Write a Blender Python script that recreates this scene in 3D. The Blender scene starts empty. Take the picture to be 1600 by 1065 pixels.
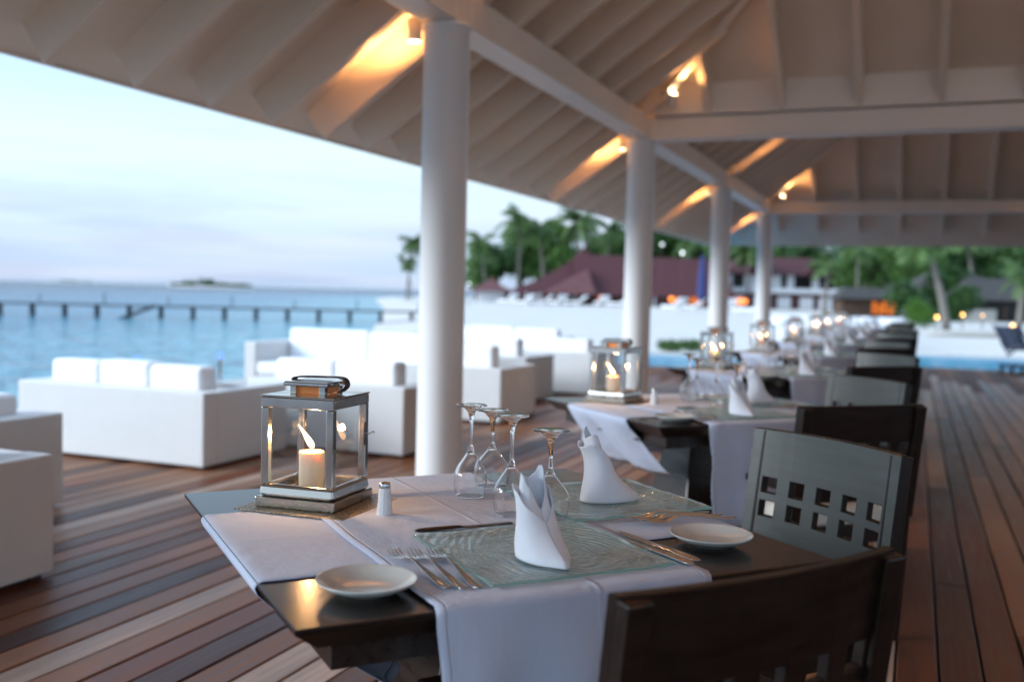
import bpy, bmesh, math, random
from mathutils import Vector, Matrix, noise
random.seed(7)
PI = math.pi
sc = bpy.context.scene
COL = sc.collection

# ------------------------------------------------------------------ camera, sky, sun, exposure
TH, PITCH, ROLL, CAMZ = 0.38374, 0.04868, 0.02379, 1.2016
fw = Vector((-math.sin(TH) * math.cos(PITCH), math.cos(TH) * math.cos(PITCH), -math.sin(PITCH)))
rt = Vector((math.cos(TH), math.sin(TH), 0)); up = rt.cross(fw)
r2 = rt * math.cos(ROLL) + up * math.sin(ROLL); u2 = -rt * math.sin(ROLL) + up * math.cos(ROLL)
cd = bpy.data.cameras.new('camera'); cam = bpy.data.objects.new('camera', cd); COL.objects.link(cam)
cam.matrix_world = Matrix(((r2.x, u2.x, -fw.x, 0), (r2.y, u2.y, -fw.y, 0), (r2.z, u2.z, -fw.z, CAMZ), (0, 0, 0, 1)))
cd.lens = 35.0; cd.sensor_width = 36.0; cd.clip_start = 0.05; cd.clip_end = 40000
cd.dof.use_dof = True; cd.dof.focus_distance = 1.95; cd.dof.aperture_fstop = 2.4
sc.camera = cam
sc.view_settings.view_transform = 'Standard'
try: sc.view_settings.look = 'None'
except Exception: pass
sc.view_settings.gamma = 1.0; sc.view_settings.use_curve_mapping = False
sc.view_settings.exposure = 0.7
sc.render.engine = 'CYCLES'
sc.cycles.use_denoising = True
try: sc.cycles.denoiser = 'OPENIMAGEDENOISE'
except Exception: pass
sc.cycles.max_bounces = 10; sc.cycles.transparent_max_bounces = 24; sc.cycles.transmission_bounces = 10
sc.cycles.sample_clamp_indirect = 6.0; sc.cycles.blur_glossy = 0.6

SUN_AZ = (-0.80, -0.60); SUN_EL = math.radians(23)
SKY = 0.10
world = bpy.data.worlds.new("World"); sc.world = world; world.use_nodes = True
nt = world.node_tree; nt.nodes.clear()
def N(t, kind, **kw):
    n = t.nodes.new(kind)
    for k, v in kw.items():
        if k in ('loc',): continue
        setattr(n, k, v)
    return n
out = N(nt, 'ShaderNodeOutputWorld'); bg = N(nt, 'ShaderNodeBackground'); bg.inputs['Strength'].default_value = SKY
nt.links.new(bg.outputs[0], out.inputs[0])
sky = N(nt, 'ShaderNodeTexSky'); sky.sky_type = 'NISHITA'; sky.sun_disc = False
sky.sun_elevation = SUN_EL; sky.sun_rotation = math.atan2(SUN_AZ[0], SUN_AZ[1]); sky.air_density = 1.0; sky.dust_density = 0.6; sky.ozone_density = 2.0
tc = N(nt, 'ShaderNodeTexCoord'); sep = N(nt, 'ShaderNodeSeparateXYZ'); nt.links.new(tc.outputs['Generated'], sep.inputs[0])
ramp = N(nt, 'ShaderNodeValToRGB'); nt.links.new(sep.outputs['Z'], ramp.inputs[0])
cr = ramp.color_ramp
stops = [(0.0, (.39, .52, .72)), (.035, (.47, .60, .79)), (.07, (.57, .71, .86)), (.13, (.66, .86, .93)), (.22, (.47, .68, .93)), (.45, (.54, .75, 1.04)), (1.0, (.54, .74, 1.02))]
cr.elements[0].position = 0; cr.elements[0].color = (*stops[0][1], 1)
cr.elements[1].position = 1; cr.elements[1].color = (*stops[-1][1], 1)
for p, c in stops[1:-1]:
    e = cr.elements.new(p); e.color = (*c, 1)
mp = N(nt, 'ShaderNodeMapping'); mp.inputs['Scale'].default_value = (3.0, 3.0, 26.0); nt.links.new(tc.outputs['Generated'], mp.inputs[0])
ns = N(nt, 'ShaderNodeTexNoise'); ns.inputs['Scale'].default_value = 1.6; ns.inputs['Detail'].default_value = 5; ns.inputs['Roughness'].default_value = .55
nt.links.new(mp.outputs[0], ns.inputs['Vector'])
cl = N(nt, 'ShaderNodeMapRange'); cl.inputs[1].default_value = .48; cl.inputs[2].default_value = .64; nt.links.new(ns.outputs['Fac'], cl.inputs[0])
lowm = N(nt, 'ShaderNodeMapRange'); lowm.inputs[1].default_value = .005; lowm.inputs[2].default_value = .11; lowm.inputs[3].default_value = .75; lowm.inputs[4].default_value = .12
nt.links.new(sep.outputs['Z'], lowm.inputs[0])
cm = N(nt, 'ShaderNodeMath', operation='MULTIPLY'); nt.links.new(cl.outputs[0], cm.inputs[0]); nt.links.new(lowm.outputs[0], cm.inputs[1])
mixc = N(nt, 'ShaderNodeMix', data_type='RGBA'); nt.links.new(cm.outputs[0], mixc.inputs[0]); nt.links.new(ramp.outputs[0], mixc.inputs[6]); mixc.inputs[7].default_value = (.34, .44, .66, 1)
# faint pink streaks of the afterglow
mp2 = N(nt, 'ShaderNodeMapping'); mp2.inputs['Scale'].default_value = (2.0, 2.0, 34.0); mp2.inputs['Location'].default_value = (4, 2, 1); nt.links.new(tc.outputs['Generated'], mp2.inputs[0])
ns2 = N(nt, 'ShaderNodeTexNoise'); ns2.inputs['Scale'].default_value = 1.2; ns2.inputs['Detail'].default_value = 3; nt.links.new(mp2.outputs[0], ns2.inputs['Vector'])
cl2 = N(nt, 'ShaderNodeMapRange'); cl2.inputs[1].default_value = .5; cl2.inputs[2].default_value = .7; cl2.inputs[4].default_value = .45; nt.links.new(ns2.outputs['Fac'], cl2.inputs[0])
low2 = N(nt, 'ShaderNodeMapRange'); low2.inputs[1].default_value = .05; low2.inputs[2].default_value = .16; low2.inputs[3].default_value = 1; low2.inputs[4].default_value = 0; nt.links.new(sep.outputs['Z'], low2.inputs[0])
cm2 = N(nt, 'ShaderNodeMath', operation='MULTIPLY'); nt.links.new(cl2.outputs[0], cm2.inputs[0]); nt.links.new(low2.outputs[0], cm2.inputs[1])
mixp = N(nt, 'ShaderNodeMix', data_type='RGBA'); nt.links.new(cm2.outputs[0], mixp.inputs[0]); nt.links.new(mixc.outputs[2], mixp.inputs[6]); mixp.inputs[7].default_value = (.70, .69, .78, 1)
sca = N(nt, 'ShaderNodeVectorMath', operation='SCALE'); sca.inputs['Scale'].default_value = 0.88 / SKY; nt.links.new(mixp.outputs[2], sca.inputs[0])
mixs = N(nt, 'ShaderNodeMix', data_type='RGBA'); mixs.inputs[0].default_value = .90
nt.links.new(sky.outputs[0], mixs.inputs[6]); nt.links.new(sca.outputs[0], mixs.inputs[7]); nt.links.new(mixs.outputs[2], bg.inputs[0])

sl = bpy.data.lights.new('sun', 'SUN'); sl.energy = 3.0; sl.angle = math.radians(30); sl.color = (.84, .92, 1.0)
so = bpy.data.objects.new('sun', sl); COL.objects.link(so)
so.rotation_euler = Vector((SUN_AZ[0] * math.cos(SUN_EL), SUN_AZ[1] * math.cos(SUN_EL), math.sin(SUN_EL))).to_track_quat('Z', 'Y').to_euler()

# ------------------------------------------------------------------ helpers
def bearing(px, dist):
    """ground point on the sight line through picture column px, dist metres ahead"""
    xc = (px - 800) / 1556.2 * dist
    return (xc * math.cos(TH) - dist * math.sin(TH), xc * math.sin(TH) + dist * math.cos(TH))

class MB:
    def __init__(s): s.v = []; s.f = []; s.sm = []
    def add(s, vs, fs, smooth=False, M=None):
        o = len(s.v)
        s.v += [tuple(M @ Vector(v)) if M is not None else tuple(v) for v in vs]
        for f in fs: s.f.append(tuple(i + o for i in f)); s.sm.append(smooth)
        return s
    def box(s, c, d, rz=0, M=None):
        x, y, z = d[0] / 2, d[1] / 2, d[2] / 2
        vs = [(-x, -y, -z), (x, -y, -z), (x, y, -z), (-x, y, -z), (-x, -y, z), (x, -y, z), (x, y, z), (-x, y, z)]
        m = Matrix.Translation(c) @ Matrix.Rotation(rz, 4, 'Z')
        if M is not None: m = M @ m
        return s.add(vs, [(3, 2, 1, 0), (4, 5, 6, 7), (0, 1, 5, 4), (1, 2, 6, 5), (2, 3, 7, 6), (3, 0, 4, 7)], False, m)
    def bb(s, x0, x1, y0, y1, z0, z1, M=None): return s.box(((x0 + x1) / 2, (y0 + y1) / 2, (z0 + z1) / 2), (x1 - x0, y1 - y0, z1 - z0), 0, M)
    def beam(s, a, b, w, h, upv=(0, 0, 1), off=0):
        a = Vector(a); b = Vector(b); t = (b - a).normalized(); sd = t.cross(Vector(upv)).normalized(); u = sd.cross(t)
        vs = []
        for p in (a, b):
            for i, j in ((-1, -1), (1, -1), (1, 1), (-1, 1)): vs.append(p + sd * (i * w / 2) + u * (j * h / 2 + off))
        return s.add(vs, [(0, 1, 2, 3), (7, 6, 5, 4), (0, 4, 5, 1), (1, 5, 6, 2), (2, 6, 7, 3), (3, 7, 4, 0)])
    def lathe(s, prof, n=24, M=None, cap0=False, cap1=False, smooth=True):
        vs = []; fs = []
        for r, z in prof:
            for k in range(n): a = 2 * PI * k / n; vs.append((r * math.cos(a), r * math.sin(a), z))
        m = len(prof)
        for i in range(m - 1):
            for k in range(n): fs.append((i * n + k, i * n + (k + 1) % n, (i + 1) * n + (k + 1) % n, (i + 1) * n + k))
        if cap0: fs.append(tuple(range(n))[::-1])
        if cap1: fs.append(tuple((m - 1) * n + k for k in range(n)))
        return s.add(vs, fs, smooth, M)
    def tube(s, path, rad, n=8, M=None, cap=True):
        P = [Vector(p) for p in path]; vs = []; fs = []
        R = rad if isinstance(rad, (list, tuple)) else [rad] * len(P)
        ref = Vector((0, 0, 1))
        for i, p in enumerate(P):
            t = (P[min(i + 1, len(P) - 1)] - P[max(i - 1, 0)]).normalized()
            rf = ref if abs(t.dot(ref)) < .95 else Vector((0, 1, 0))
            a = t.cross(rf).normalized(); b = t.cross(a)
            for k in range(n):
                q = 2 * PI * k / n; vs.append(p + (a * math.cos(q) + b * math.sin(q)) * R[i])
        for i in range(len(P) - 1):
            for k in range(n): fs.append((i * n + k, (i + 1) * n + k, (i + 1) * n + (k + 1) % n, i * n + (k + 1) % n))
        if cap: fs.append(tuple(range(n))); fs.append(tuple((len(P) - 1) * n + k for k in range(n))[::-1])
        return s.add(vs, fs, True, M)
    def ribbon(s, rows, closed=False, smooth=True, M=None):
        """rows: list of equally long point lists"""
        n = len(rows[0]); vs = [p for r in rows for p in r]; fs = []
        for i in range(len(rows) - 1):
            for k in range(n if closed else n - 1): fs.append((i * n + k, i * n + (k + 1) % n, (i + 1) * n + (k + 1) % n, (i + 1) * n + k))
        return s.add(vs, fs, smooth, M)
    def mesh(s, name):
        me = bpy.data.meshes.new(name); me.from_pydata(s.v, [], s.f)
        me.polygons.foreach_set('use_smooth', s.sm); me.update(); return me
    def build(s, name, mat, parent=None, bevel=0, solid=0, subd=0, segs=2, fixn=True):
        me = s.mesh(name)
        if fixn:
            b = bmesh.new(); b.from_mesh(me); bmesh.ops.recalc_face_normals(b, faces=b.faces); b.to_mesh(me); b.free()
        me.materials.append(mat)
        o = bpy.data.objects.new(name, me); COL.objects.link(o)
        if parent is not None: o.parent = parent
        if solid: md = o.modifiers.new('thick', 'SOLIDIFY'); md.thickness = solid; md.offset = 0
        if bevel: md = o.modifiers.new('edge', 'BEVEL'); md.width = bevel; md.segments = segs; md.limit_method = 'ANGLE'; md.angle_limit = math.radians(40); md.harden_normals = False
        if subd: md = o.modifiers.new('smooth', 'SUBSURF'); md.levels = subd; md.render_levels = subd
        return o

def tag(o, label=None, cat=None, group=None, kind=None):
    if label: o['label'] = label
    if cat: o['category'] = cat
    if group: o['group'] = group
    if kind: o['kind'] = kind
    return o
def empty(name, loc=(0, 0, 0), rz=0, label=None, cat=None, group=None, kind=None):
    o = bpy.data.objects.new(name, None); COL.objects.link(o); o.location = loc; o.rotation_euler = (0, 0, rz); o.empty_display_size = .1
    return tag(o, label, cat, group, kind)
def dup(o, loc=None, rz=None, label=None, group=None, parent=None, scale=None):
    c = o.copy(); COL.objects.link(c)
    if parent is not None: c.parent = parent
    if loc is not None: c.location = loc
    if rz is not None: c.rotation_euler = (0, 0, rz)
    if label: c['label'] = label
    if group: c['group'] = group
    if scale: c.scale = (scale,) * 3
    for ch in list(o.children): dup(ch, parent=c)
    return c
def again(mesh_obj, name=None, loc=None, parent=None):
    c = mesh_obj.copy(); COL.objects.link(c)
    if parent is not None: c.parent = parent
    if loc is not None: c.location = loc
    return c

# ------------------------------------------------------------------ materials
def newmat(name):
    m = bpy.data.materials.new(name); m.use_nodes = True; t = m.node_tree
    return m, t, t.nodes['Principled BSDF']
def sock(n, *names):
    for k in names:
        if k in n.inputs: return n.inputs[k]
def noise_node(t, scale, detail=4, stretch=(1, 1, 1), coord='Object', rough=.55, rnd=False):
    tc = N(t, 'ShaderNodeTexCoord'); mp = N(t, 'ShaderNodeMapping'); mp.inputs['Scale'].default_value = stretch
    t.links.new(tc.outputs[coord], mp.inputs[0])
    if rnd:
        oi = N(t, 'ShaderNodeObjectInfo'); vm = N(t, 'ShaderNodeVectorMath', operation='SCALE'); vm.inputs[0].default_value = (37, 61, 17)
        t.links.new(oi.outputs['Random'], vm.inputs['Scale']); t.links.new(vm.outputs[0], mp.inputs['Location'])
    n = N(t, 'ShaderNodeTexNoise'); n.inputs['Scale'].default_value = scale; n.inputs['Detail'].default_value = detail; n.inputs['Roughness'].default_value = rough
    t.links.new(mp.outputs[0], n.inputs['Vector']); return n
def mixcol(t, fac, a, b):
    m = N(t, 'ShaderNodeMix', data_type='RGBA')
    for i, x in ((0, fac), (6, a), (7, b)):
        if hasattr(x, 'links'): t.links.new(x, m.inputs[i])
        elif isinstance(x, (int, float)): m.inputs[i].default_value = x
        else: m.inputs[i].default_value = (*x, 1)
    return m.outputs[2]
def rng(t, x, a, b, c=0., d=1.):
    m = N(t, 'ShaderNodeMapRange'); t.links.new(x, m.inputs[0])
    for i, v in enumerate((a, b, c, d)): m.inputs[i + 1].default_value = v
    return m.outputs[0]
def bump(t, p, h, strength, dist):
    b = N(t, 'ShaderNodeBump'); b.inputs['Strength'].default_value = strength; b.inputs['Distance'].default_value = dist
    t.links.new(h, b.inputs['Height']); t.links.new(b.outputs[0], p.inputs['Normal']); return b
def pbr(name, col, rough=.5, metal=0, col2=None, scale=8, stretch=(1, 1, 1), bmp=0, bscale=None, bdist=.002, rvar=0, coat=0, spec=None, rnd=False, sheen=0, detail=5):
    m, t, p = newmat(name)
    p.inputs['Base Color'].default_value = (*col, 1); p.inputs['Roughness'].default_value = rough; p.inputs['Metallic'].default_value = metal
    if coat: sock(p, 'Coat Weight').default_value = coat; sock(p, 'Coat Roughness').default_value = .15
    if spec is not None: sock(p, 'Specular IOR Level').default_value = spec
    if sheen: sock(p, 'Sheen Weight').default_value = sheen
    if col2 or rvar:
        n = noise_node(t, scale, detail, stretch, rnd=rnd); f = rng(t, n.outputs['Fac'], .32, .68)
        if col2: t.links.new(mixcol(t, f, col, col2), p.inputs['Base Color'])
        if rvar: t.links.new(rng(t, n.outputs['Fac'], .3, .7, max(.02, rough - rvar), rough + rvar), p.inputs['Roughness'])
    if bmp:
        n = noise_node(t, bscale or scale * 4, 5, stretch, rnd=rnd); bump(t, p, n.outputs['Fac'], bmp, bdist)
    return m
def emis(name, col, strength):
    m = bpy.data.materials.new(name); m.use_nodes = True; t = m.node_tree; t.nodes.clear()
    o = N(t, 'ShaderNodeOutputMaterial'); e = N(t, 'ShaderNodeEmission'); e.inputs[0].default_value = (*col, 1); e.inputs[1].default_value = strength
    t.links.new(e.outputs[0], o.inputs[0]); return m

M = {}
M['white_paint'] = pbr('white_paint', (.80, .73, .65), .42, col2=(.76, .69, .61), scale=2.5, bmp=.08, bscale=60, bdist=.001)
M['ceiling_paint'] = pbr('ceiling_paint', (.80, .68, .56), .55, col2=(.74, .62, .50), scale=1.3, bmp=.06, bscale=40, bdist=.001)
M['column_paint'] = pbr('column_paint', (.80, .80, .79), .35, col2=(.77, .77, .76), scale=1.5, bmp=.05, bscale=30, bdist=.001)
M['dark_wood'] = pbr('dark_wood', (.016, .010, .0075), .30, col2=(.034, .020, .014), scale=5, stretch=(14, 1, 14), bmp=.10, bscale=10, bdist=.0006, rvar=.06, rnd=True)
M['dark_top'] = pbr('dark_top', (.012, .008, .0065), .24, col2=(.020, .013, .010), scale=5, stretch=(1.2, 16, 1), bmp=.03, bscale=7, bdist=.0002, rvar=.02)
M['chair_wood'] = pbr('chair_wood', (.010, .0058, .0045), .36, col2=(.022, .012, .008), scale=4, stretch=(2, 14, 14), spec=.35, bmp=.12, bscale=12, bdist=.0005, rvar=.05, rnd=True)
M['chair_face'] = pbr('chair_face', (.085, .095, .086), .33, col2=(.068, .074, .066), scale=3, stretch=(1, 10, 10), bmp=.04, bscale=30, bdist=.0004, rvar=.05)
M['cream_fabric'] = pbr('cream_fabric', (.72, .68, .60), .9, col2=(.66, .62, .54), scale=6, bmp=.3, bscale=350, bdist=.001)
M['cushion'] = pbr('cushion', (.84, .85, .86), .85, col2=(.80, .81, .83), scale=4, bmp=.25, bscale=14, bdist=.006)
M['steel'] = pbr('steel', (.55, .54, .52), .19, 1, rvar=.06, scale=14, bmp=.10, bscale=16, bdist=.0012)
M['aged_steel'] = pbr('aged_steel', (.50, .47, .42), .26, 1, col2=(.40, .37, .32), rvar=.08, scale=16, bmp=.25, bscale=60, bdist=.0006)
M['cutlery'] = pbr('cutlery', (.58, .57, .55), .16, 1, rvar=.04, scale=30)
M['steel_dark_reflection'] = pbr('steel_dark_reflection', (.045, .04, .04), .3, .8)  # cutlery steel with the ceiling's dark reflection put into its colour
M['leather'] = pbr('leather', (.035, .014, .010), .45, col2=(.055, .022, .015), scale=40, bmp=.4, bscale=200, bdist=.0005)
M['ceramic'] = pbr('ceramic', (.66, .68, .65), .12, coat=.3)
M['shaker'] = pbr('shaker', (.74, .77, .80), .25, coat=.2)
M['chrome_cap'] = pbr('chrome_cap', (.6, .62, .64), .22, 1)
M['wick'] = pbr('wick', (.02, .015, .01), .9)
M['candlelit_orange'] = pbr('candlelit_orange', (.62, .22, .07), .35, .7)  # orange candlelight of the lantern neck, put into the colour
M['sofa_foot'] = pbr('sofa_foot', (.05, .05, .05), .5)
M['tabletop_grey'] = pbr('tabletop_grey', (.16, .17, .19), .2, coat=.5)

# pale woven cloth: creases at three sizes
def cloth(name, col, col2, wr=.6):
    m, t, p = newmat(name); p.inputs['Roughness'].default_value = .88; sock(p, 'Sheen Weight').default_value = .15
    n = noise_node(t, 3.2, 4); t.links.new(mixcol(t, rng(t, n.outputs['Fac'], .3, .7), col, col2), p.inputs['Base Color'])
    a = noise_node(t, 12, 5, (1, 1.25, 1), rough=.62); b = noise_node(t, 420, 2)
    ad = N(t, 'ShaderNodeMath', operation='MULTIPLY_ADD'); t.links.new(b.outputs['Fac'], ad.inputs[0]); ad.inputs[1].default_value = .035; t.links.new(a.outputs['Fac'], ad.inputs[2])
    if wr > .3:
        tcx = N(t, 'ShaderNodeTexCoord'); sx = N(t, 'ShaderNodeSeparateXYZ'); t.links.new(tcx.outputs['Object'], sx.inputs[0])
        def mm(op, a_, b_):
            q = N(t, 'ShaderNodeMath', operation=op)
            for i, x in enumerate((a_, b_)):
                if hasattr(x, 'links'): t.links.new(x, q.inputs[i])
                else: q.inputs[i].default_value = x
            return q.outputs[0]
        wob = mm('MULTIPLY', a.outputs['Fac'], .012); tot = ad.outputs[0]
        for ch, pos in ((0, -.19), (0, .15), (0, .60), (1, .005)):
            d_ = mm('DIVIDE', mm('ABSOLUTE', mm('SUBTRACT', mm('ADD', sx.outputs[ch], wob), pos + .006), 0.), .007)
            tot = mm('ADD', tot, mm('MULTIPLY', mm('MAXIMUM', mm('SUBTRACT', 1.0, d_), 0.), .30))
        ha = N(t, 'ShaderNodeAttribute'); ha.attribute_name = 'hem'
        tot = mm('ADD', tot, rng(t, ha.outputs['Fac'], .013, .016, .22, 0.)); g_ = mm('SUBTRACT', 1.0, mm('DIVIDE', mm('ABSOLUTE', mm('SUBTRACT', ha.outputs['Fac'], .0165), 0.), .0022)); tot = mm('SUBTRACT', tot, mm('MULTIPLY', mm('MAXIMUM', g_, 0.), .25))
        bump(t, p, tot, wr, .009)
    else: bump(t, p, ad.outputs[0], wr, .009)
    return m
M['linen'] = cloth('linen', (.61, .68, .84), (.56, .63, .79), .6)
M['napkin'] = cloth('napkin', (.82, .86, .93), (.78, .82, .90), .28)

# wicker weave
def wicker(name, col, col2):
    m, t, p = newmat(name); p.inputs['Roughness'].default_value = .55
    tc = N(t, 'ShaderNodeTexCoord'); s = N(t, 'ShaderNodeSeparateXYZ'); t.links.new(tc.outputs['Object'], s.inputs[0])
    ad = N(t, 'ShaderNodeMath', operation='ADD'); t.links.new(s.outputs[0], ad.inputs[0]); t.links.new(s.outputs[1], ad.inputs[1])
    def sn(x, k):
        a = N(t, 'ShaderNodeMath', operation='MULTIPLY'); t.links.new(x, a.inputs[0]); a.inputs[1].default_value = k
        b = N(t, 'ShaderNodeMath', operation='SINE'); t.links.new(a.outputs[0], b.inputs[0]); return b.outputs[0]
    pr = N(t, 'ShaderNodeMath', operation='MULTIPLY'); t.links.new(sn(ad.outputs[0], 300), pr.inputs[0]); t.links.new(sn(s.outputs[2], 420), pr.inputs[1])
    f = rng(t, pr.outputs[0], -1, 1); n = noise_node(t, 7, 3); g = N(t, 'ShaderNodeMath', operation='MULTIPLY'); t.links.new(f, g.inputs[0]); t.links.new(rng(t, n.outputs['Fac'], .3, .7, .7, 1.), g.inputs[1])
    t.links.new(mixcol(t, g.outputs[0], col2, col), p.inputs['Base Color']); bump(t, p, f, 1.0, .004); return m
M['wicker'] = wicker('wicker', (.80, .80, .79), (.62, .62, .61))

# deck board: each board its own tone, grain along its length
def deckmat(name):
    m, t, p = newmat(name)
    oi = N(t, 'ShaderNodeObjectInfo'); rp = N(t, 'ShaderNodeValToRGB'); t.links.new(oi.outputs['Random'], rp.inputs[0])
    e = rp.color_ramp; cols = [(.060, .017, .007), (.19, .072, .030), (.27, .150, .090), (.090, .026, .010), (.36, .25, .19), (.155, .046, .017), (.23, .095, .040), (.105, .040, .018)]
    e.interpolation = 'CONSTANT'
    e.elements[0].color = (*cols[0], 1); e.elements[1].position = 1 / 8; e.elements[1].color = (*cols[1], 1)
    for i in range(2, 8): q = e.elements.new(i / 8); q.color = (*cols[i], 1)
    n = noise_node(t, 3.0, 6, (22, .9, 10), rnd=True, rough=.65); n2 = noise_node(t, 1.1, 3, (3, .5, 1), rnd=True)
    g = rng(t, n.outputs['Fac'], .28, .72, .55, 1.35); g2 = rng(t, n2.outputs['Fac'], .3, .7, .75, 1.2)
    mu = N(t, 'ShaderNodeMath', operation='MULTIPLY'); t.links.new(g, mu.inputs[0]); t.links.new(g2, mu.inputs[1])
    v = N(t, 'ShaderNodeVectorMath', operation='SCALE'); t.links.new(rp.outputs[0], v.inputs[0]); t.links.new(mu.outputs[0], v.inputs['Scale'])
    t.links.new(v.outputs[0], p.inputs['Base Color']); t.links.new(rng(t, n.outputs['Fac'], .3, .7, .34, .54), p.inputs['Roughness']); sock(p, 'Specular IOR Level').default_value = .26
    bump(t, p, n.outputs['Fac'], .22, .002); return m
M['deck'] = deckmat('deck_boards')
M['deck_under'] = pbr('deck_under', (.02, .014, .01), .9)

def thin_glass(name, tint=(1, 1, 1), refl=1.0, ior=1.5, fm=1.6):
    m = bpy.data.materials.new(name); m.use_nodes = True; t = m.node_tree; t.nodes.clear()
    o = N(t, 'ShaderNodeOutputMaterial'); tr = N(t, 'ShaderNodeBsdfTransparent'); tr.inputs[0].default_value = (*tint, 1)
    gl = N(t, 'ShaderNodeBsdfGlossy'); gl.inputs['Roughness'].default_value = .01; gl.inputs[0].default_value = (refl, refl, refl, 1)
    mx = N(t, 'ShaderNodeMixShader'); ge = N(t, 'ShaderNodeNewGeometry'); dt = N(t, 'ShaderNodeVectorMath', operation='DOT_PRODUCT'); t.links.new(ge.outputs['Normal'], dt.inputs[0]); t.links.new(ge.outputs['Incoming'], dt.inputs[1])
    def mm(op, a, b):
        q = N(t, 'ShaderNodeMath', operation=op)
        for i, x in enumerate((a, b)):
            if hasattr(x, 'links'): t.links.new(x, q.inputs[i])
            elif x is not None: q.inputs[i].default_value = x
        return q.outputs[0]
    f0 = ((ior - 1) / (ior + 1)) ** 2 * fm
    fr = mm('ADD', mm('MULTIPLY', mm('POWER', mm('SUBTRACT', 1.0, mm('ABSOLUTE', dt.outputs['Value'], None)), 3.6), .95 - f0), f0)
    t.links.new(fr, mx.inputs[0]); t.links.new(tr.outputs[0], mx.inputs[1]); t.links.new(gl.outputs[0], mx.inputs[2]); t.links.new(mx.outputs[0], o.inputs[0]); return m
M['pane'] = thin_glass('pane', (.93, .95, .95), ior=1.6)
M['bowl_glass'] = thin_glass('bowl_glass', (.955, .965, .975), ior=1.5, fm=2.2)
m, t, p = newmat('crystal'); p.inputs['Base Color'].default_value = (1, 1, 1, 1); p.inputs['Roughness'].default_value = .0; sock(p, 'Transmission Weight').default_value = 1; p.inputs['IOR'].default_value = 1.5; M['crystal'] = m
# green tinted moulded glass
m, t, p = newmat('plate_glass'); p.inputs['Base Color'].default_value = (.88, .95, .92, 1); p.inputs['Roughness'].default_value = .02; sock(p, 'Transmission Weight').default_value = 1; p.inputs['IOR'].default_value = 1.5
w = N(t, 'ShaderNodeTexWave'); w.wave_type = 'RINGS'; w.rings_direction = 'SPHERICAL'; w.inputs['Scale'].default_value = 13; w.inputs['Distortion'].default_value = 7; w.inputs['Detail'].default_value = 2.5; w.inputs['Detail Scale'].default_value = 1.3
tcx = N(t, 'ShaderNodeTexCoord'); mpx = N(t, 'ShaderNodeMapping'); mpx.inputs['Location'].default_value = (-.06, .04, 0); mpx.inputs['Scale'].default_value = (1.7, 1.2, 1); t.links.new(tcx.outputs['Object'], mpx.inputs[0]); t.links.new(mpx.outputs[0], w.inputs['Vector'])
n = noise_node(t, 60, 4, (1, 2, 1)); ad = N(t, 'ShaderNodeMath', operation='MULTIPLY_ADD'); t.links.new(n.outputs['Fac'], ad.inputs[0]); ad.inputs[1].default_value = .5; t.links.new(w.outputs['Fac'], ad.inputs[2]); bump(t, p, ad.outputs[0], .50, .0035)
tp_ = N(t, 'ShaderNodeBsdfTransparent'); tp_.inputs[0].default_value = (.93, .99, .96, 1); mx_ = N(t, 'ShaderNodeMixShader'); mx_.inputs[0].default_value = .55; t.links.new(tp_.outputs[0], mx_.inputs[1]); t.links.new(p.outputs[0], mx_.inputs[2]); t.links.new(mx_.outputs[0], t.nodes['Material Output'].inputs[0])
M['plate_glass'] = m
m, t, p = newmat('plate_edge'); p.inputs['Base Color'].default_value = (.26, .50, .43, 1); p.inputs['Roughness'].default_value = .15; sock(p, 'Transmission Weight').default_value = .55; M['plate_edge'] = m
# candle wax
m, t, p = newmat('wax'); p.inputs['Base Color'].default_value = (.92, .80, .62, 1); p.inputs['Roughness'].default_value = .45; sock(p, 'Subsurface Weight').default_value = .7
sock(p, 'Subsurface Radius').default_value = (.012, .007, .003); sock(p, 'Subsurface Scale').default_value = 1.0; M['wax'] = m
# flame: glows and lets light through
m = bpy.data.materials.new('flame'); m.use_nodes = True; t = m.node_tree; t.nodes.clear(); o_ = N(t, 'ShaderNodeOutputMaterial'); e_ = N(t, 'ShaderNodeEmission'); tr = N(t, 'ShaderNodeBsdfTransparent'); ad = N(t, 'ShaderNodeAddShader')
tcx = N(t, 'ShaderNodeTexCoord'); s_ = N(t, 'ShaderNodeSeparateXYZ'); t.links.new(tcx.outputs['Generated'], s_.inputs[0]); rp = N(t, 'ShaderNodeValToRGB'); t.links.new(s_.outputs[2], rp.inputs[0])
rp.color_ramp.elements[0].color = (1, .38, .08, 1); rp.color_ramp.elements[1].color = (1, .62, .26, 1); q = rp.color_ramp.elements.new(.35); q.color = (1, .66, .34, 1)
t.links.new(rp.outputs[0], e_.inputs[0]); e_.inputs[1].default_value = 3.6; t.links.new(e_.outputs[0], ad.inputs[0]); t.links.new(tr.outputs[0], ad.inputs[1]); t.links.new(ad.outputs[0], o_.inputs[0]); M['flame'] = m
# bronze sequinned mat
m, t, p = newmat('mat_weave'); p.inputs['Roughness'].default_value = .35; vo = N(t, 'ShaderNodeTexVoronoi'); vo.inputs['Scale'].default_value = 240; tcx = N(t, 'ShaderNodeTexCoord'); t.links.new(tcx.outputs['Object'], vo.inputs['Vector'])
t.links.new(mixcol(t, rng(t, vo.outputs['Distance'], .1, .6), (.62, .53, .38), (.16, .13, .09)), p.inputs['Base Color']); p.inputs['Metallic'].default_value = .55; bump(t, p, vo.outputs['Distance'], .9, .002); M['mat'] = m
M['lamp_white'] = pbr('lamp_white', (.7, .68, .64), .4)
M['lamp_glow'] = emis('lamp_glow', (1, .72, .38), 14)
M['glow_orange'] = emis('glow_orange', (1, .25, .05), 2.6)
M['glow_window'] = emis('glow_window', (1, .26, .05), .5)
M['glow_yellow'] = emis('glow_yellow', (1, .52, .16), 6)
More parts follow.
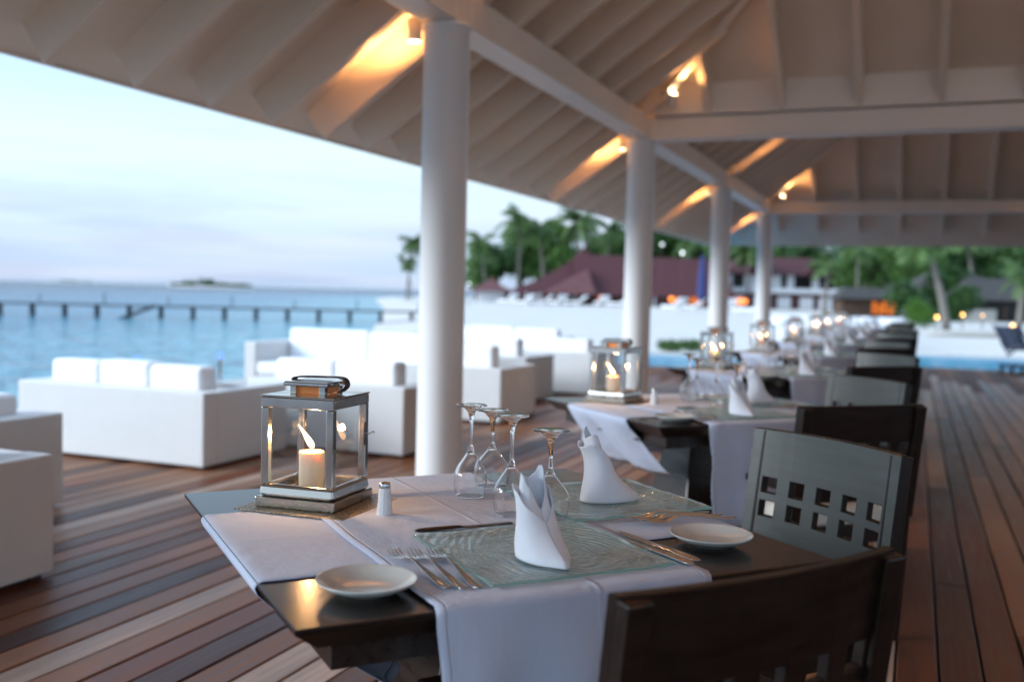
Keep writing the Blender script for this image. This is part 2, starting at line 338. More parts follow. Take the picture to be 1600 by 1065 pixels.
M['glow_white'] = emis('glow_white', (.85, .95, 1), 2.2)
M['glow_blue'] = emis('glow_blue', (.12, .25, 1.0), 1.5)
M['roof_red'] = pbr('roof_red', (.085, .022, .026), .8, col2=(.060, .016, .020), scale=1.2, stretch=(1, 1, 4), bmp=.3, bscale=3, bdist=.1)
M['roof_pale'] = pbr('roof_pale', (.14, .055, .055), .8, col2=(.11, .04, .042), scale=1.2)
M['house_white'] = pbr('house_white', (.78, .79, .82), .7, col2=(.70, .71, .74), scale=.5)
M['house_red'] = pbr('house_red', (.10, .03, .035), .7, col2=(.07, .022, .025), scale=.6)
M['house_dark'] = pbr('house_dark', (.012, .014, .016), .4)
M['thatch'] = pbr('thatch', (.040, .038, .038), .95, col2=(.075, .070, .068), scale=1.5, stretch=(6, 6, 1), bmp=.6, bscale=6, bdist=.1)
M['brown_wood'] = pbr('brown_wood', (.06, .032, .018), .7, col2=(.09, .05, .03), scale=2)
M['pale_stone'] = pbr('pale_stone', (.50, .48, .44), .8, col2=(.42, .40, .37), scale=1.5, bmp=.3, bscale=8, bdist=.02)
M['trunk'] = pbr('trunk', (.20, .18, .155), .9, col2=(.14, .125, .11), scale=3, stretch=(1, 1, 5), bmp=.5, bscale=9, bdist=.03)
M['blue_canvas'] = pbr('blue_canvas', (.02, .03, .13), .8, col2=(.03, .045, .16), scale=3)
M['navy'] = pbr('navy', (.014, .018, .035), .6, col2=(.02, .025, .045), scale=3)
def leafmat(name, a, b):
    m, t, p = newmat(name); p.inputs['Roughness'].default_value = .55
    n = noise_node(t, 1.4, 3, rnd=True); geo = N(t, 'ShaderNodeNewGeometry')
    c = mixcol(t, rng(t, n.outputs['Fac'], .3, .7), a, b); t.links.new(c, p.inputs['Base Color'])
    sock(p, 'Subsurface Weight').default_value = 0
    tl = N(t, 'ShaderNodeBsdfTranslucent'); t.links.new(c, tl.inputs[0]); mx = N(t, 'ShaderNodeMixShader'); mx.inputs[0].default_value = .3
    t.links.new(p.outputs[0], mx.inputs[1]); t.links.new(tl.outputs[0], mx.inputs[2]); t.links.new(mx.outputs[0], t.nodes['Material Output'].inputs[0]); return m
M['leaf_dark'] = leafmat('leaf_dark', (.030, .078, .020), (.058, .130, .032))
M['leaf_mid'] = leafmat('leaf_mid', (.055, .130, .028), (.105, .205, .045))
M['leaf_bright'] = leafmat('leaf_bright', (.070, .170, .022), (.12, .25, .035))
M['frond'] = leafmat('frond', (.060, .130, .030), (.125, .200, .060))

# ------------------------------------------------------------------ sea, sand, pool, deck
SEA_Z, SAND_Z = -.75, -.40
shore = [(-9.5, 15.), (-9.5, 22.5), (-14.3, 31), (-30, 60), (-50, 96), (-82, 150), (-110, 200), (-120, 420), (-60, 900)]
def shore_dist(x, y):
    best = 1e9; sgn = 1
    for (ax, ay), (bx, by) in zip(shore, shore[1:]):
        dx, dy = bx - ax, by - ay; k = max(0, min(1, ((x - ax) * dx + (y - ay) * dy) / (dx * dx + dy * dy)))
        d = math.hypot(x - ax - k * dx, y - ay - k * dy)
        if d < best: best = d; sgn = 1 if dx * (y - ay) - dy * (x - ax) > 0 else -1
    return best * sgn          # positive on the sea side
mb = MB(); xs = [-14000, -6000, -2500, -1100, -500, -300, -200] + [-150 + 5 * i for i in range(36)] + [60, 150, 400, 1500, 6000, 14000]
ys = [-3000, -600, -100, -20] + [5 * i for i in range(0, 45)] + [250, 300, 400, 600, 1000, 2500, 6000, 14000]
mb.ribbon([[(x, y, SEA_Z) for x in xs] for y in ys], smooth=False)
sea = tag(mb.build('sea', bpy.data.materials.new('tmp'), fixn=False), kind='structure')
at = sea.data.attributes.new('offshore', 'FLOAT', 'POINT')
for i, v in enumerate(sea.data.vertices): at.data[i].value = min(200., shore_dist(v.co.x, v.co.y))
m, t, p = newmat('sea_water'); an = N(t, 'ShaderNodeAttribute'); an.attribute_name = 'offshore'
rp = N(t, 'ShaderNodeValToRGB'); nz = noise_node(t, .05, 3)
ad = N(t, 'ShaderNodeMath', operation='MULTIPLY_ADD'); t.links.new(nz.outputs['Fac'], ad.inputs[0]); ad.inputs[1].default_value = 16; t.links.new(an.outputs['Fac'], ad.inputs[2])
t.links.new(rng(t, ad.outputs[0], 0, 160), rp.inputs[0])
e = rp.color_ramp; e.elements[0].position = .035; e.elements[0].color = (.46, .64, .68, 1); e.elements[1].position = .85; e.elements[1].color = (.02, .075, .14, 1)
for q, c in ((.075, (.18, .41, .50)), (.17, (.065, .23, .35)), (.45, (.035, .13, .24))): k = e.elements.new(q); k.color = (*c, 1)
t.links.new(rp.outputs[0], p.inputs['Base Color']); p.inputs['Roughness'].default_value = .16; p.inputs['IOR'].default_value = 1.33; sock(p, 'Specular IOR Level').default_value = .20
n1 = noise_node(t, 1.1, 4, (1, 1.6, 1)); n2 = noise_node(t, .42, 3, (1, 1.5, 1)); ad2 = N(t, 'ShaderNodeMath', operation='MULTIPLY_ADD'); t.links.new(n2.outputs['Fac'], ad2.inputs[0]); ad2.inputs[1].default_value = 2.0; t.links.new(n1.outputs['Fac'], ad2.inputs[2])
bump(t, p, ad2.outputs[0], 1.0, .9); sea.data.materials[0] = m

mb = MB(); inner = [(x, y, SAND_Z) for x, y in shore]; skirt = []
for i, (x, y) in enumerate(shore):
    a = shore[max(0, i - 1)]; b = shore[min(len(shore) - 1, i + 1)]; dx, dy = b[0] - a[0], b[1] - a[1]; L_ = math.hypot(dx, dy); skirt.append((x - dy / L_ * 12, y + dx / L_ * 12, -1.6))
far_r = [(600 if i else 60, y + (0 if i else -1), SAND_Z) for i, (x, y) in enumerate(shore)]
NS = 14
rows = []
for s_, a, b in zip(skirt, inner, far_r): rows.append([s_] + [tuple(Vector(a).lerp(Vector(b), (k / NS) ** 2)) for k in range(NS + 1)])
mb.ribbon(rows, smooth=False)
M['sand'] = pbr('sand', (.62, .60, .56), .95, col2=(.54, .52, .49), scale=.35, bmp=.5, bscale=2.5, bdist=.05)
tag(mb.build('sand_beach', M['sand']), kind='structure')

# pool at the end of the deck
m, t, p = newmat('pool_water'); p.inputs['Base Color'].default_value = (.02, .29, .50, 1); p.inputs['Roughness'].default_value = .1; sock(p, 'Specular IOR Level').default_value = .05; p.inputs['IOR'].default_value = 1.33
n = noise_node(t, 1.6, 3); bump(t, p, n.outputs['Fac'], .35, .08); M['pool'] = m
mb = MB(); mb.add([(-9.2, 16.75, -.14), (-2.75, 16.75, -.14), (-2.75, 20.12, -.14), (14, 20.12, -.14), (14, 27.2, -.14), (-2.75, 27.2, -.14), (-2.75, 22.4, -.14), (-9.2, 22.4, -.14)], [(0, 1, 2, 6, 7), (2, 3, 4, 5, 6)])
tag(mb.build('pool_water', M['pool']), kind='structure')
mb = MB()
mb.bb(-9.5, -2.74, 22.4, 22.85, -1.2, -.09); mb.bb(-2.9, 14, 27.2, 27.65, -1.2, -.09); mb.bb(-3.05, -2.74, 22.85, 27.2, -1.2, -.09); mb.bb(-9.5, -9.2, 16.7, 22.4, -1.2, -.09)
tag(mb.build('pool_edge', M['pale_stone'], bevel=.02), kind='structure')

# deck: boards run along the row of tables
DX0, DX1, BW, GAP = -7.25, 10.8, .134, .008
deck = empty('deck', kind='structure')
mb = MB(); mb.bb(DX0, -2.75, -5, 16.68, -.9, -.06); mb.bb(-2.75, DX1, -5, 20.05, -.9, -.06); mb.build('substructure', M['deck_under'], deck)
lens = {}
def plank_mesh(L):
    L = round(L, 1)
    if L not in lens:
        b = MB(); w = BW - GAP; c = .004; z0 = -.03
        prof = [(-w / 2, z0), (w / 2, z0), (w / 2, -c), (w / 2 - c, 0), (-w / 2 + c, 0), (-w / 2, -c)]
        g = .002
        vs = [(x, g, z) for x, z in prof] + [(x, L - g, z) for x, z in prof]; n = 6
        b.add(vs, [tuple(range(n)), tuple(range(n, 2 * n))[::-1]] + [(k, k + n, (k + 1) % n + n, (k + 1) % n) for k in range(n)])
        o = b.build('plank', M['deck'], deck); lens[L] = o; return o, True
    return lens[L], False
cand = []; nrow = int((DX1 - DX0) / BW)
for i in range(nrow):
    x = DX0 + (i + .5) * BW; yend = 16.68 if x < -2.78 else 20.05
    y = -5 + random.choice([0, .6, 1.2, 1.8, 2.4, 3.0]) - 3
    while y < yend - .05:
        L = random.choice([2.4, 3.0, 3.6, 4.2]); y1 = min(y + L, yend)
        if y1 > -5:
            ym = (y + y1) / 2; d = x * fw.x + ym * fw.y; lat = x * rt.x + ym * rt.y
            d2 = x * fw.x + y1 * fw.y; lat2 = x * rt.x + y1 * rt.y
            seen = d2 > .6 and abs(lat2) < .56 * d2 + .6 and d2 > 1.9
            cand.append((0 if seen else 1, d, x, y, round(y1 - y, 1)))
        y = y1
cand.sort()
rest = MB()
for k, (s_, d, x, y, L) in enumerate(cand):
    if k < 290 and s_ == 0:
        o, fresh = plank_mesh(L)
        if not fresh: o = again(o, parent=deck)
        o.location = (x, y, random.uniform(-.0012, .0012))
    else:
        w = (BW - GAP) / 2; rest.bb(x - w, x + w, y + .002, y + L - .002, -.03, 0)
# boards too far or out of sight: one piece, tones by board position
md_, t, p = newmat('deck_far'); tcx = N(t, 'ShaderNodeTexCoord'); s_ = N(t, 'ShaderNodeSeparateXYZ'); t.links.new(tcx.outputs['Object'], s_.inputs[0])
def mth(op, a, b):
    q = N(t, 'ShaderNodeMath', operation=op)
    for i, x in enumerate((a, b)):
        if hasattr(x, 'links'): t.links.new(x, q.inputs[i])
        else: q.inputs[i].default_value = x
    return q.outputs[0]
row = mth('FLOOR', mth('DIVIDE', mth('SUBTRACT', s_.outputs[0], DX0), BW), 0.); wn = N(t, 'ShaderNodeTexWhiteNoise'); wn.noise_dimensions = '1D'; t.links.new(row, wn.inputs['W'])
rp = N(t, 'ShaderNodeValToRGB'); t.links.new(wn.outputs['Value'], rp.inputs[0]); rp.color_ramp.elements[0].color = (.07, .018, .007, 1); rp.color_ramp.elements[1].color = (.21, .085, .035, 1); n = noise_node(t, 3, 5, (22, .9, 1))
sc_ = N(t, 'ShaderNodeVectorMath', operation='SCALE'); t.links.new(rp.outputs[0], sc_.inputs[0]); t.links.new(rng(t, n.outputs['Fac'], .3, .7, .6, 1.3), sc_.inputs['Scale']); t.links.new(sc_.outputs[0], p.inputs['Base Color']); p.inputs['Roughness'].default_value = .6; sock(p, 'Specular IOR Level').default_value = .12
tag(rest.build('far_planks', md_, deck), kind='stuff')

# ------------------------------------------------------------------ pavilion
CX, CY, CS, CR = -2.403, 4.913, 4.132, .125
EX, EZ, PT = -3.58, 2.165, math.tan(math.radians(35)); RX = 9.0; XM = (CX + RX) / 2
YS = [CY + k * CS for k in (-2, -1, 0, 1, 2, 3)]; YF = YS[5] + (CX - EX); YB = YS[0] - 1.2
def zc(x): return EZ + (x - EX) * PT                    # ceiling height over the lagoon-side slope
pav = empty('pavilion', label='white timber pavilion with open rafters and round columns roofing the dining deck', cat='pavilion')
cprof = [(CR * 1.0, 0), (CR, .01), (CR, 2.60), (CR + .012, 2.605), (CR + .012, 2.63)]
c0 = None
for y in YS[1:]:
    if c0 is None: c0 = MB().lathe(cprof, 48, cap0=True, cap1=True).build('column', M['column_paint'], pav); c0.location = (CX, y, 0)
    else: again(c0, loc=(CX, y, 0), parent=pav)
for y in (YS[1], YS[3], YS[5]): again(c0, loc=(RX + .003, y, 0), parent=pav)
# wall plates and tie beams
BW_ = .20; z0, z1 = 2.63, 2.82
for ya, yb in zip(YS, YS[1:]): MB().bb(CX - BW_ / 2, CX + BW_ / 2, ya + (BW_ / 2 if ya else 0), yb - BW_ / 2, z0, z1).build('wall_plate', M['white_paint'], pav, bevel=.006)
MB().bb(RX - BW_ / 2, RX + BW_ / 2, YB, YS[5], z0, z1).build('wall_plate', M['white_paint'], pav, bevel=.006)
for y in (YS[1], YS[3], YS[5]):
    MB().bb(CX - BW_ / 2, RX - BW_ / 2 - .003, y - BW_ / 2, y + BW_ / 2, z0 - .012, z1 - .008).build('tie_beam', M['white_paint'], pav, bevel=.006)
for y in (YS[2], YS[4]): MB().bb(CX - BW_ / 2, CX + BW_ / 2, y - BW_ / 2, y + BW_ / 2, z0 - .002, z1 + .002).build('bearing_block', M['white_paint'], pav, bevel=.004)
MB().bb(CX + BW_ / 2 + .02, RX - BW_ / 2 - .02, YS[3] - BW_ / 2 - .045, YS[3] + .05, z1 + .004, 3.13).build('collar_beam', M['white_paint'], pav, bevel=.008)
# hips: pavilion one ends over column two (YS[3]); pavilion two runs YS[3]..YS[5]
HALF = (RX - CX) / 2
def hipz(y, ye): return zc(CX) + (ye - y) * PT + 0      # slope rising towards the camera from the end beam
RH, RW, RS = .21, .06, CS / 8
rise = Vector((1, 0, PT)).normalized()
nrm = Vector((-PT, 0, 1)).normalized()
def slope_top(y):                                          # x where the lagoon slope ends at this y
    t = XM
    if YS[3] >= y > YS[3] - HALF: t = min(t, CX + (YS[3] - y) + .0)
    if y > YS[3]:
        t = min(t, CX + (YF - y) - (CX - EX) + 0) if y > YF - (XM - EX) else t
        if y < YS[3] + HALF: t = min(t, CX + (y - YS[3]))
        t = min(t, EX + (YF - y))
    return max(t, EX + .02)
raf = []
k0 = int((YB - YS[3]) / RS)
k = k0
while YS[3] + k * RS < YF - .15:
    y = YS[3] + k * RS + (RS / 2)
    xt = slope_top(y)
    xa = min(EX + .13, xt - .1)
    if xt - xa > .6:
        a = Vector((xa, y, zc(xa))); b = Vector((xt, y, zc(xt)))
        MB().beam(a, b, RW, RH, nrm, -RH / 2 + .004).build('rafter', M['ceiling_paint'], pav, bevel=.004, segs=1)
    # ceiling board of this bay, from eave to hip or ridge
    ya, yb = y - RS / 2, y + RS / 2
    xa1, xb1 = slope_top(ya + .002), slope_top(yb - .002)
    if ya < YS[3]  < yb: pass
    vs = [(EX, ya, zc(EX)), (EX, yb, zc(EX)), (xb1, yb, zc(xb1)), (xa1, ya, zc(xa1))]
    tp = [(x, yy, z + .05) for x, yy, z in vs]
    MB().add(vs + tp, [(0, 1, 2, 3), (7, 6, 5, 4), (0, 4, 5, 1), (1, 5, 6, 2), (2, 6, 7, 3), (3, 7, 4, 0)]).build('ceiling_board', M['ceiling_paint'], pav)
    k += 1
# far-side slope (mirror), one sheet, mostly out of the picture
ex2 = RX + (CX - EX)
MB().add([(ex2, YB, EZ), (ex2, YF, EZ), (XM, YF - (XM - EX), zc(XM)), (XM, YB, zc(XM)), (ex2, YB, EZ + .05), (ex2, YF, EZ + .05), (XM, YF - (XM - EX), zc(XM) + .05), (XM, YB, zc(XM) + .05)], [(0, 1, 2, 3), (7, 6, 5, 4), (0, 4, 5, 1), (1, 5, 6, 2), (2, 6, 7, 3), (3, 7, 4, 0)]).build('roof_sheet', M['ceiling_paint'], pav)
# roof end behind the camera
# hip ends
def hip_end(ye, x_lo, x_hi, run, zb, rafters_from):
    """sloping end facing the camera: lower edge at y=ye, rising towards -y; spans x_lo..x_hi at the edge"""
    n = max(1, round((x_hi - x_lo) / .65)); w = (x_hi - x_lo) / n
    up_ = Vector((0, -1, PT)).normalized(); nn = Vector((0, PT, 1)).normalized()
    for i in range(n):
        xa, xb = x_lo + i * w, x_lo + (i + 1) * w
        ta = min(xa - x_lo, x_hi - xa, run); tb = min(xb - x_lo, x_hi - xb, run)
        pts = [(xa, ye, zb), (xb, ye, zb), (xb, ye - tb, zb + tb * PT), (xa, ye - ta, zb + ta * PT)]
        tp = [(x, y, z + .05) for x, y, z in pts]
        MB().add(pts + tp, [(0, 1, 2, 3), (7, 6, 5, 4), (0, 4, 5, 1), (1, 5, 6, 2), (2, 6, 7, 3), (3, 7, 4, 0)]).build('ceiling_board', M['ceiling_paint'], pav)
        if i:
            t = ta
            if t - rafters_from > .2:
                a = Vector((xa, ye - rafters_from, zb + rafters_from * PT)); b = Vector((xa, ye - t, zb + t * PT))
                MB().beam(a, b, RW, RH, nn, -RH / 2 + .004).build('rafter', M['ceiling_paint'], pav, bevel=.004, segs=1)
hip_end(YS[3], CX, RX, HALF, zc(CX), .0)
hip_end(YF, EX, ex2, XM - EX, EZ, .33)
# back of the second hip over column two (faces away)
MB().add([(CX, YS[3] + .03, zc(CX)), (RX, YS[3] + .03, zc(CX)), (XM, YS[3] + HALF, zc(XM)), (CX, YS[3] + .03, zc(CX) + .05), (RX, YS[3] + .03, zc(CX) + .05), (XM, YS[3] + HALF, zc(XM) + .05)], [(0, 1, 2), (5, 4, 3), (0, 3, 4, 1), (1, 4, 5, 2), (2, 5, 3, 0)]).build('roof_sheet', M['ceiling_paint'], pav)
# hip rafters
MB().beam((EX + .06, YF - .06, EZ + .03), (XM, YF - (XM - EX), zc(XM)), .07, .20, (0, 0, 1), -.09).build('hip_rafter', M['white_paint'], pav, bevel=.005)
MB().beam((CX + .1, YS[3] - .1, zc(CX) + .06), (XM, YS[3] - HALF, zc(XM)), .07, .20, (0, 0, 1), -.09).build('hip_rafter', M['white_paint'], pav, bevel=.005)
MB().beam((ex2 - .06, YF - .06, EZ + .03), (XM, YF - (XM - EX), zc(XM)), .07, .20, (0, 0, 1), -.09).build('hip_rafter', M['white_paint'], pav, bevel=.005)
# eave boards
MB().bb(EX - .03, EX, YB, YF + .03, EZ - .012, EZ + .11).build('fascia', M['white_paint'], pav, bevel=.004)
MB().bb(EX + .001, ex2, YF, YF + .03, EZ - .012, EZ + .11).build('fascia', M['white_paint'], pav, bevel=.004)

# ------------------------------------------------------------------ spot lamps on the columns
D_ = math.radians
def make_spot(name):
    r = empty(name)
    MB().lathe([(.038, 0), (.040, .004), (.040, .115), (.028, .125), (.012, .128)], 20, cap1=True).build('housing', M['lamp_white'], r)
    MB().lathe([(.0, .006), (.037, .006)], 20).build('lens', M['lamp_glow'], r)
    MB().beam((.0, 0, .09), (.075, 0, .105), .018, .018).build('bracket', M['lamp_white'], r)
    return r
def beam_light(loc, aim, watts, ang=115):
    l = bpy.data.lights.new('spot_light', 'SPOT'); l.energy = watts; l.color = (1, .47, .16); l.shadow_soft_size = .03; l.spot_size = math.radians(ang); l.spot_blend = .7
    o = bpy.data.objects.new('spot_light', l); COL.objects.link(o); o.location = loc; o.rotation_euler = (-Vector(aim)).to_track_quat('Z', 'Y').to_euler(); return o
def lamp_light(loc, watts, rad=.03, col=(1, .47, .17)):
    l = bpy.data.lights.new('spot_light', 'POINT'); l.energy = watts * (3.0 if watts > 3 else 1); l.color = col; l.shadow_soft_size = rad
    o = bpy.data.objects.new('spot_light', l); COL.objects.link(o); o.location = loc; return o
sp0 = make_spot('spot_lamp')
names = ['nearest', 'second', 'third', 'farthest']
for k, y in enumerate(YS[2:]):
    o = sp0 if k == 0 else dup(sp0)
    o.location = (CX - .175, y - .05, 2.545)
    tag(o, 'small white downlight glowing at the outer side of the %s white column' % names[k], 'spot lamp', 'lamps fixed at the column heads')
    beam_light((CX - .175, y - .05, 2.535), (.10, 0, -1), 14, 100)
    beam_light((CX - .36, y - .05, 2.42), (-.35, .0, 1), 29, 160)
def uplight(x, y, z, rz, watts, label, off=(.14, -.14, .05)):
    o = dup(sp0); o.rotation_euler = (math.radians(-150), 0, rz); o.location = (x, y, z)
    tag(o, label, 'spot lamp', 'lamps fixed at the column heads')
    beam_light((x + off[0], y + off[1], z + off[2] * .55), (.0 if rz in (0, PI) else .35, -.35 if rz != PI else .35, 1), watts * 3.2, 168)
uplight(CX + .36, YS[3] - .34, 2.98, D_(45), 1.7, 'lit uplight aimed at the rafters above the tie beam of the second column')
uplight(CX + .20, YS[4] - .06, 2.88, D_(90), 3.5, 'lit uplight on the inner side of the third column below the rafters', (.05, 0, .12))
uplight(CX + .30, YS[5] - .28, 2.90, D_(45), 1.9, 'lit uplight in the far roof corner where the hip rafter starts')
uplight(CX + .30, YS[2] - .1, 2.90, D_(90), 30, 'lit uplight on the inner side of the nearest column under the roof')
for n_, x in enumerate((2.05, RX - .3)):
    uplight(x, YS[5] - .16, 2.90, 0, 55, 'lit uplight on the far tie beam, %s from the row of columns' % ['nearer', 'farther'][n_], (0, -.06, .15))  # the farther one is added, unseen, for a warm ceiling
    uplight(x, YS[3] - .20, 3.20, 0, 70, 'added unseen uplight on the tie beam of the second column, %s from the row' % ['nearer', 'farther'][n_], (0, -.08, .15))  # both added out of view to warm the ceiling
    uplight(x, YS[1] + .2, 2.90, PI, 36, 'added unseen uplight on the tie beam behind the camera, %s from the row' % ['nearer', 'farther'][n_], (0, .1, .15))  # unseen pair, added for warm light on the rafters

# ------------------------------------------------------------------ one table setting, in table coordinates (near-left corner B, ex = B to C)
TS, TZ, TT = .95, .75, .04; HS = TS / 2
def make_table():
    r = empty('dining_table')
    b = MB(); lv = [(HS - .042, TZ - TT - .004), (HS, TZ - .008), (HS, TZ)]
    b.ribbon([[(-w, -w, z), (w, -w, z), (w, w, z), (-w, w, z)] for w, z in lv], closed=True, smooth=False); b.f += [(3, 2, 1, 0), (8, 9, 10, 11)]; b.sm += [False, False]
    b.build('table_top', M['dark_top'], r, bevel=.002)
    MB().bb(-HS + .07, HS - .07, -HS + .07, HS - .07, TZ - TT - .05, TZ - TT - .0045).build('apron', M['dark_wood'], r, bevel=.003)
    b = MB()
    for (zA, wA), (zB, wB) in (((.035, .21), (.655, .085)),):
        vs = [(sx * w, sy * w, z) for z, w in ((zA, wA), (zB, wB)) for sx, sy in ((-1, -1), (1, -1), (1, 1), (-1, 1))]
        b.add(vs, [(3, 2, 1, 0), (4, 5, 6, 7), (0, 1, 5, 4), (1, 2, 6, 5), (2, 3, 7, 6), (3, 0, 4, 7)])
    b.build('pedestal', M['dark_wood'], r, bevel=.006)
    MB().bb(-.30, .30, -.05, .05, .0, .034).build('foot', M['dark_wood'], r, bevel=.006)
    MB().bb(-.05, .05, -.30, .30, .001, .0335).build('foot', M['dark_wood'], r, bevel=.006)
    return r
def make_runner(name, w0, w1, zt, dropA, dropB, seed, fine, blown=0):
    """runner along local x lying on the table, hanging over both ends; w0..w1 its edges across"""
    rd = random.Random(seed); R = .010; xs = []
    nt_, nd = (56, 26) if fine else (14, 10); nw = 34 if fine else 12
    prof = []
    half = HS + .002
    def drop(side, L):
        pts = []
        for k in range(5): a = PI / 2 * (k + 1) / 5; pts.append((half - R + R * math.sin(a) + .001, zt - R + R * math.cos(a), 0))
        for k in range(1, nd + 1): d = L * k / nd; pts.append((half + .001, zt - R - d, d))
        return [(side * x, z, d) for x, z, d in pts]
    A = drop(-1, dropA)[::-1]; T = [(-half + R + (2 * half - 2 * R) * k / nt_, zt, -1) for k in range(nt_ + 1)]; B = drop(1, dropB)
    rows = []
    ph = rd.uniform(0, 6)
    for x, z, d in A + T + B:
        r_ = []
        for j in range(nw + 1):
            v = j / nw; y = w0 + (w1 - w0) * v
            if d < 0:
                q = noise.noise(Vector((x * 5.5 + seed, y * 9, .3))) * .5 + noise.noise(Vector((x * 14, y * 26 + seed, .7))) * .25
                e_ = min(1, (half - abs(x)) / .05) * min(1, max(0., min(v, 1 - v)) / .04)
                r_.append((x, y + .0015 * math.sin(x * 22 + ph), z + .0012 + .0016 * max(0, q + .25) * e_))
            else:
                s_ = 1 if x > 0 else -1; amt = min(1, d / .12) if d > 0 else 0
                wv = .013 * math.sin(y * 21 + ph + s_) + .008 * math.sin(y * 43 + 2 * ph) + .010 * noise.noise(Vector((y * 8, d * 6, seed)))
                ins = blown * max(0, d - .006) * (.75 + .5 * d) if s_ < 0 else 0
                lift = ins * .35
                z_ = z + lift
                r_.append((x + s_ * amt * (wv * (1.2 if blown and s_ < 0 else .8) + (0 if blown and s_ < 0 else .012)) * (0 if blown and s_ < 0 and d < .06 else 1) + ins, y + amt * .5 * (v - .5) * -.05 * (d / .3) + .004 * math.sin(d * 30 + ph) * amt, z_))
        rows.append(r_)
    b = MB(); b.ribbon(rows)
    o = b.build(name, M['linen'], None, solid=.0012, fixn=False); at_ = o.data.attributes.new('hem', 'FLOAT', 'POINT'); tot = len(rows)
    wd = w1 - w0; i = 0
    for ri, (x, z, d) in enumerate(A + T + B):
        e_ = (dropA - d if ri < len(A) else dropB - d) if d >= 0 else 9
        for j in range(nw + 1): at_.data[i].value = min(j / nw * wd, (1 - j / nw) * wd, e_); i += 1
    return o
def make_bread_plate():
    pr = [(0.0, .006), (.036, .006), (.046, .0075), (.060, .013), (.072, .0200), (.0745, .0218), (.0755, .0215), (.074, .0185), (.062, .0105), (.048, .004), (.040, .0035), (.039, .0005), (.034, .0005), (.033, .004), (0, .004)]
    return MB().lathe(pr, 56).build('bread_plate', M['ceramic'])
def make_glass_plate(fine):
    n = 40 if fine else 8; s_ = .167
    top = []; bot = []
    for i in range(n + 1):
        ra = []; rb = []
        for j in range(n + 1):
            x = -s_ + 2 * s_ * i / n; y = -s_ + 2 * s_ * j / n
            e_ = max(abs(x), abs(y)) / s_; lift = .0022 * max(0, e_ - .45) ** 1.5 / .41
            x2 = x + .0016 * math.sin(y * 40) * (1 if abs(x) > s_ * .99 else 0); y2 = y + .0016 * math.sin(x * 37 + 1) * (1 if abs(y) > s_ * .99 else 0)
            rp_ = .0008 * math.sin(34 * math.hypot(x + .03, y - .02) * 3 + 3 * noise.noise(Vector((x * 12, y * 12, 0)))) if fine else 0
            ra.append((x2, y2, .0056 + lift + rp_)); rb.append((x2, y2, .0012 + lift))
        top.append(ra); bot.append(rb)
    b = MB(); b.ribbon(top); b.ribbon(bot)
    N_ = (n + 1) ** 2; idx = lambda i, j: i * (n + 1) + j
    ring = [(i, 0) for i in range(n)] + [(n, j) for j in range(n)] + [(i, n) for i in range(n, 0, -1)] + [(0, j) for j in range(n, 0, -1)]
    for (a, c), (d, e_) in zip(ring, ring[1:] + ring[:1]): b.f.append((idx(a, c), idx(d, e_), idx(d, e_) + N_, idx(a, c) + N_)); b.sm.append(False)
    o = b.build('glass_plate', M['plate_glass']); o.data.materials.append(M['plate_edge'])
    for q in range(len(o.data.polygons) - 4 * n, len(o.data.polygons)): o.data.polygons[q].material_index = 1
    return o
def make_glass(name, H, foot, bowl, rim, hb, flare):
    """stemmed glass standing upside down on its rim: bowl below, foot on top"""
    r = empty(name); n = 40
    out_ = []; K = 26
    for i in range(K + 1):
        u = i / K; z = hb * u                                # 0 rim, 1 where the bowl meets the stem
        if u < .38: rr = rim + (bowl - rim) * math.sin(u / .38 * PI / 2)
        else:
            q = (u - .38) / .62; rr = .0052 + (bowl - .0052) * (math.cos(q * PI) * .5 + .5) ** (.85)
        out_.append((rr, z + .0005))
    wl = [(rr - .0009, z) for rr, z in out_ if rr > .0075]; cap_ = [(0.0, wl[-1][1] + .0035), (.003, wl[-1][1] + .003)]
    MB().lathe(out_ + [(0.0, out_[-1][1])] + cap_ + wl[::-1] + [(rim - .0004, .0002), out_[0]], n).build('bowl', M['crystal'], r)
    rimr = MB(); pth = [(rim * math.cos(a), rim * math.sin(a), .0012) for a in [2 * PI * k / 40 for k in range(41)]]; rimr.tube(pth, .0007, 6, cap=False); rimr.build('rim', M['crystal'], r)
    st = [(.0, hb + .0006), (.0048, hb + .0006), (.0046, hb + .004)]
    st += [(.0040, hb + .02), (.0038, hb + (H - hb) * .55), (.0046, H - .030 - flare), (.008, H - .016 - flare * .5), (.016 + flare * .3, H - .008), (foot * .75, H - .0035), (foot, H - .0024), (foot + .0004, H - .0012), (foot - .0006, H), (foot * .5, H - .0006), (0, H - .0012)]
    MB().lathe(st, n).build('stem', M['crystal'], r)
    return r
def arc(path, n=6):
    P = [Vector(p) for p in path]; o = []
    for i in range(len(P) - 1):
        p0, p1, p2, p3 = P[max(i - 1, 0)], P[i], P[i + 1], P[min(i + 2, len(P) - 1)]
        for k in range(n):
            t = k / n; o.append(.5 * ((2 * p1) + (p2 - p0) * t + (2 * p0 - 5 * p1 + 4 * p2 - p3) * t * t + (3 * p1 - p0 - 3 * p2 + p3) * t ** 3))
    o.append(P[-1]); return o
def flat_sweep(mb, spec, n=5):
    """spec: (y, z, halfwidth, halfthick) along the piece; rounded flat bar"""
    ring = [(math.cos(a), math.sin(a)) for a in [2 * PI * k / 12 for k in range(12)]]
    S = arc([(y, z, w) for y, z, w, h in spec], n); Hh = arc([(h, 0, 0) for y, z, w, h in spec], n)
    rows = [[(w * c_, y, z + h.x * s_) for c_, s_ in ring] for (y, z, w), h in zip(S, Hh)]
    mb.ribbon(rows, closed=True); 
    k = len(mb.v) - len(rows) * 12
    mb.f.append(tuple(range(k, k + 12))); mb.sm.append(True); e_ = len(mb.v) - 12; mb.f.append(tuple(range(e_, e_ + 12))); mb.sm.append(True)
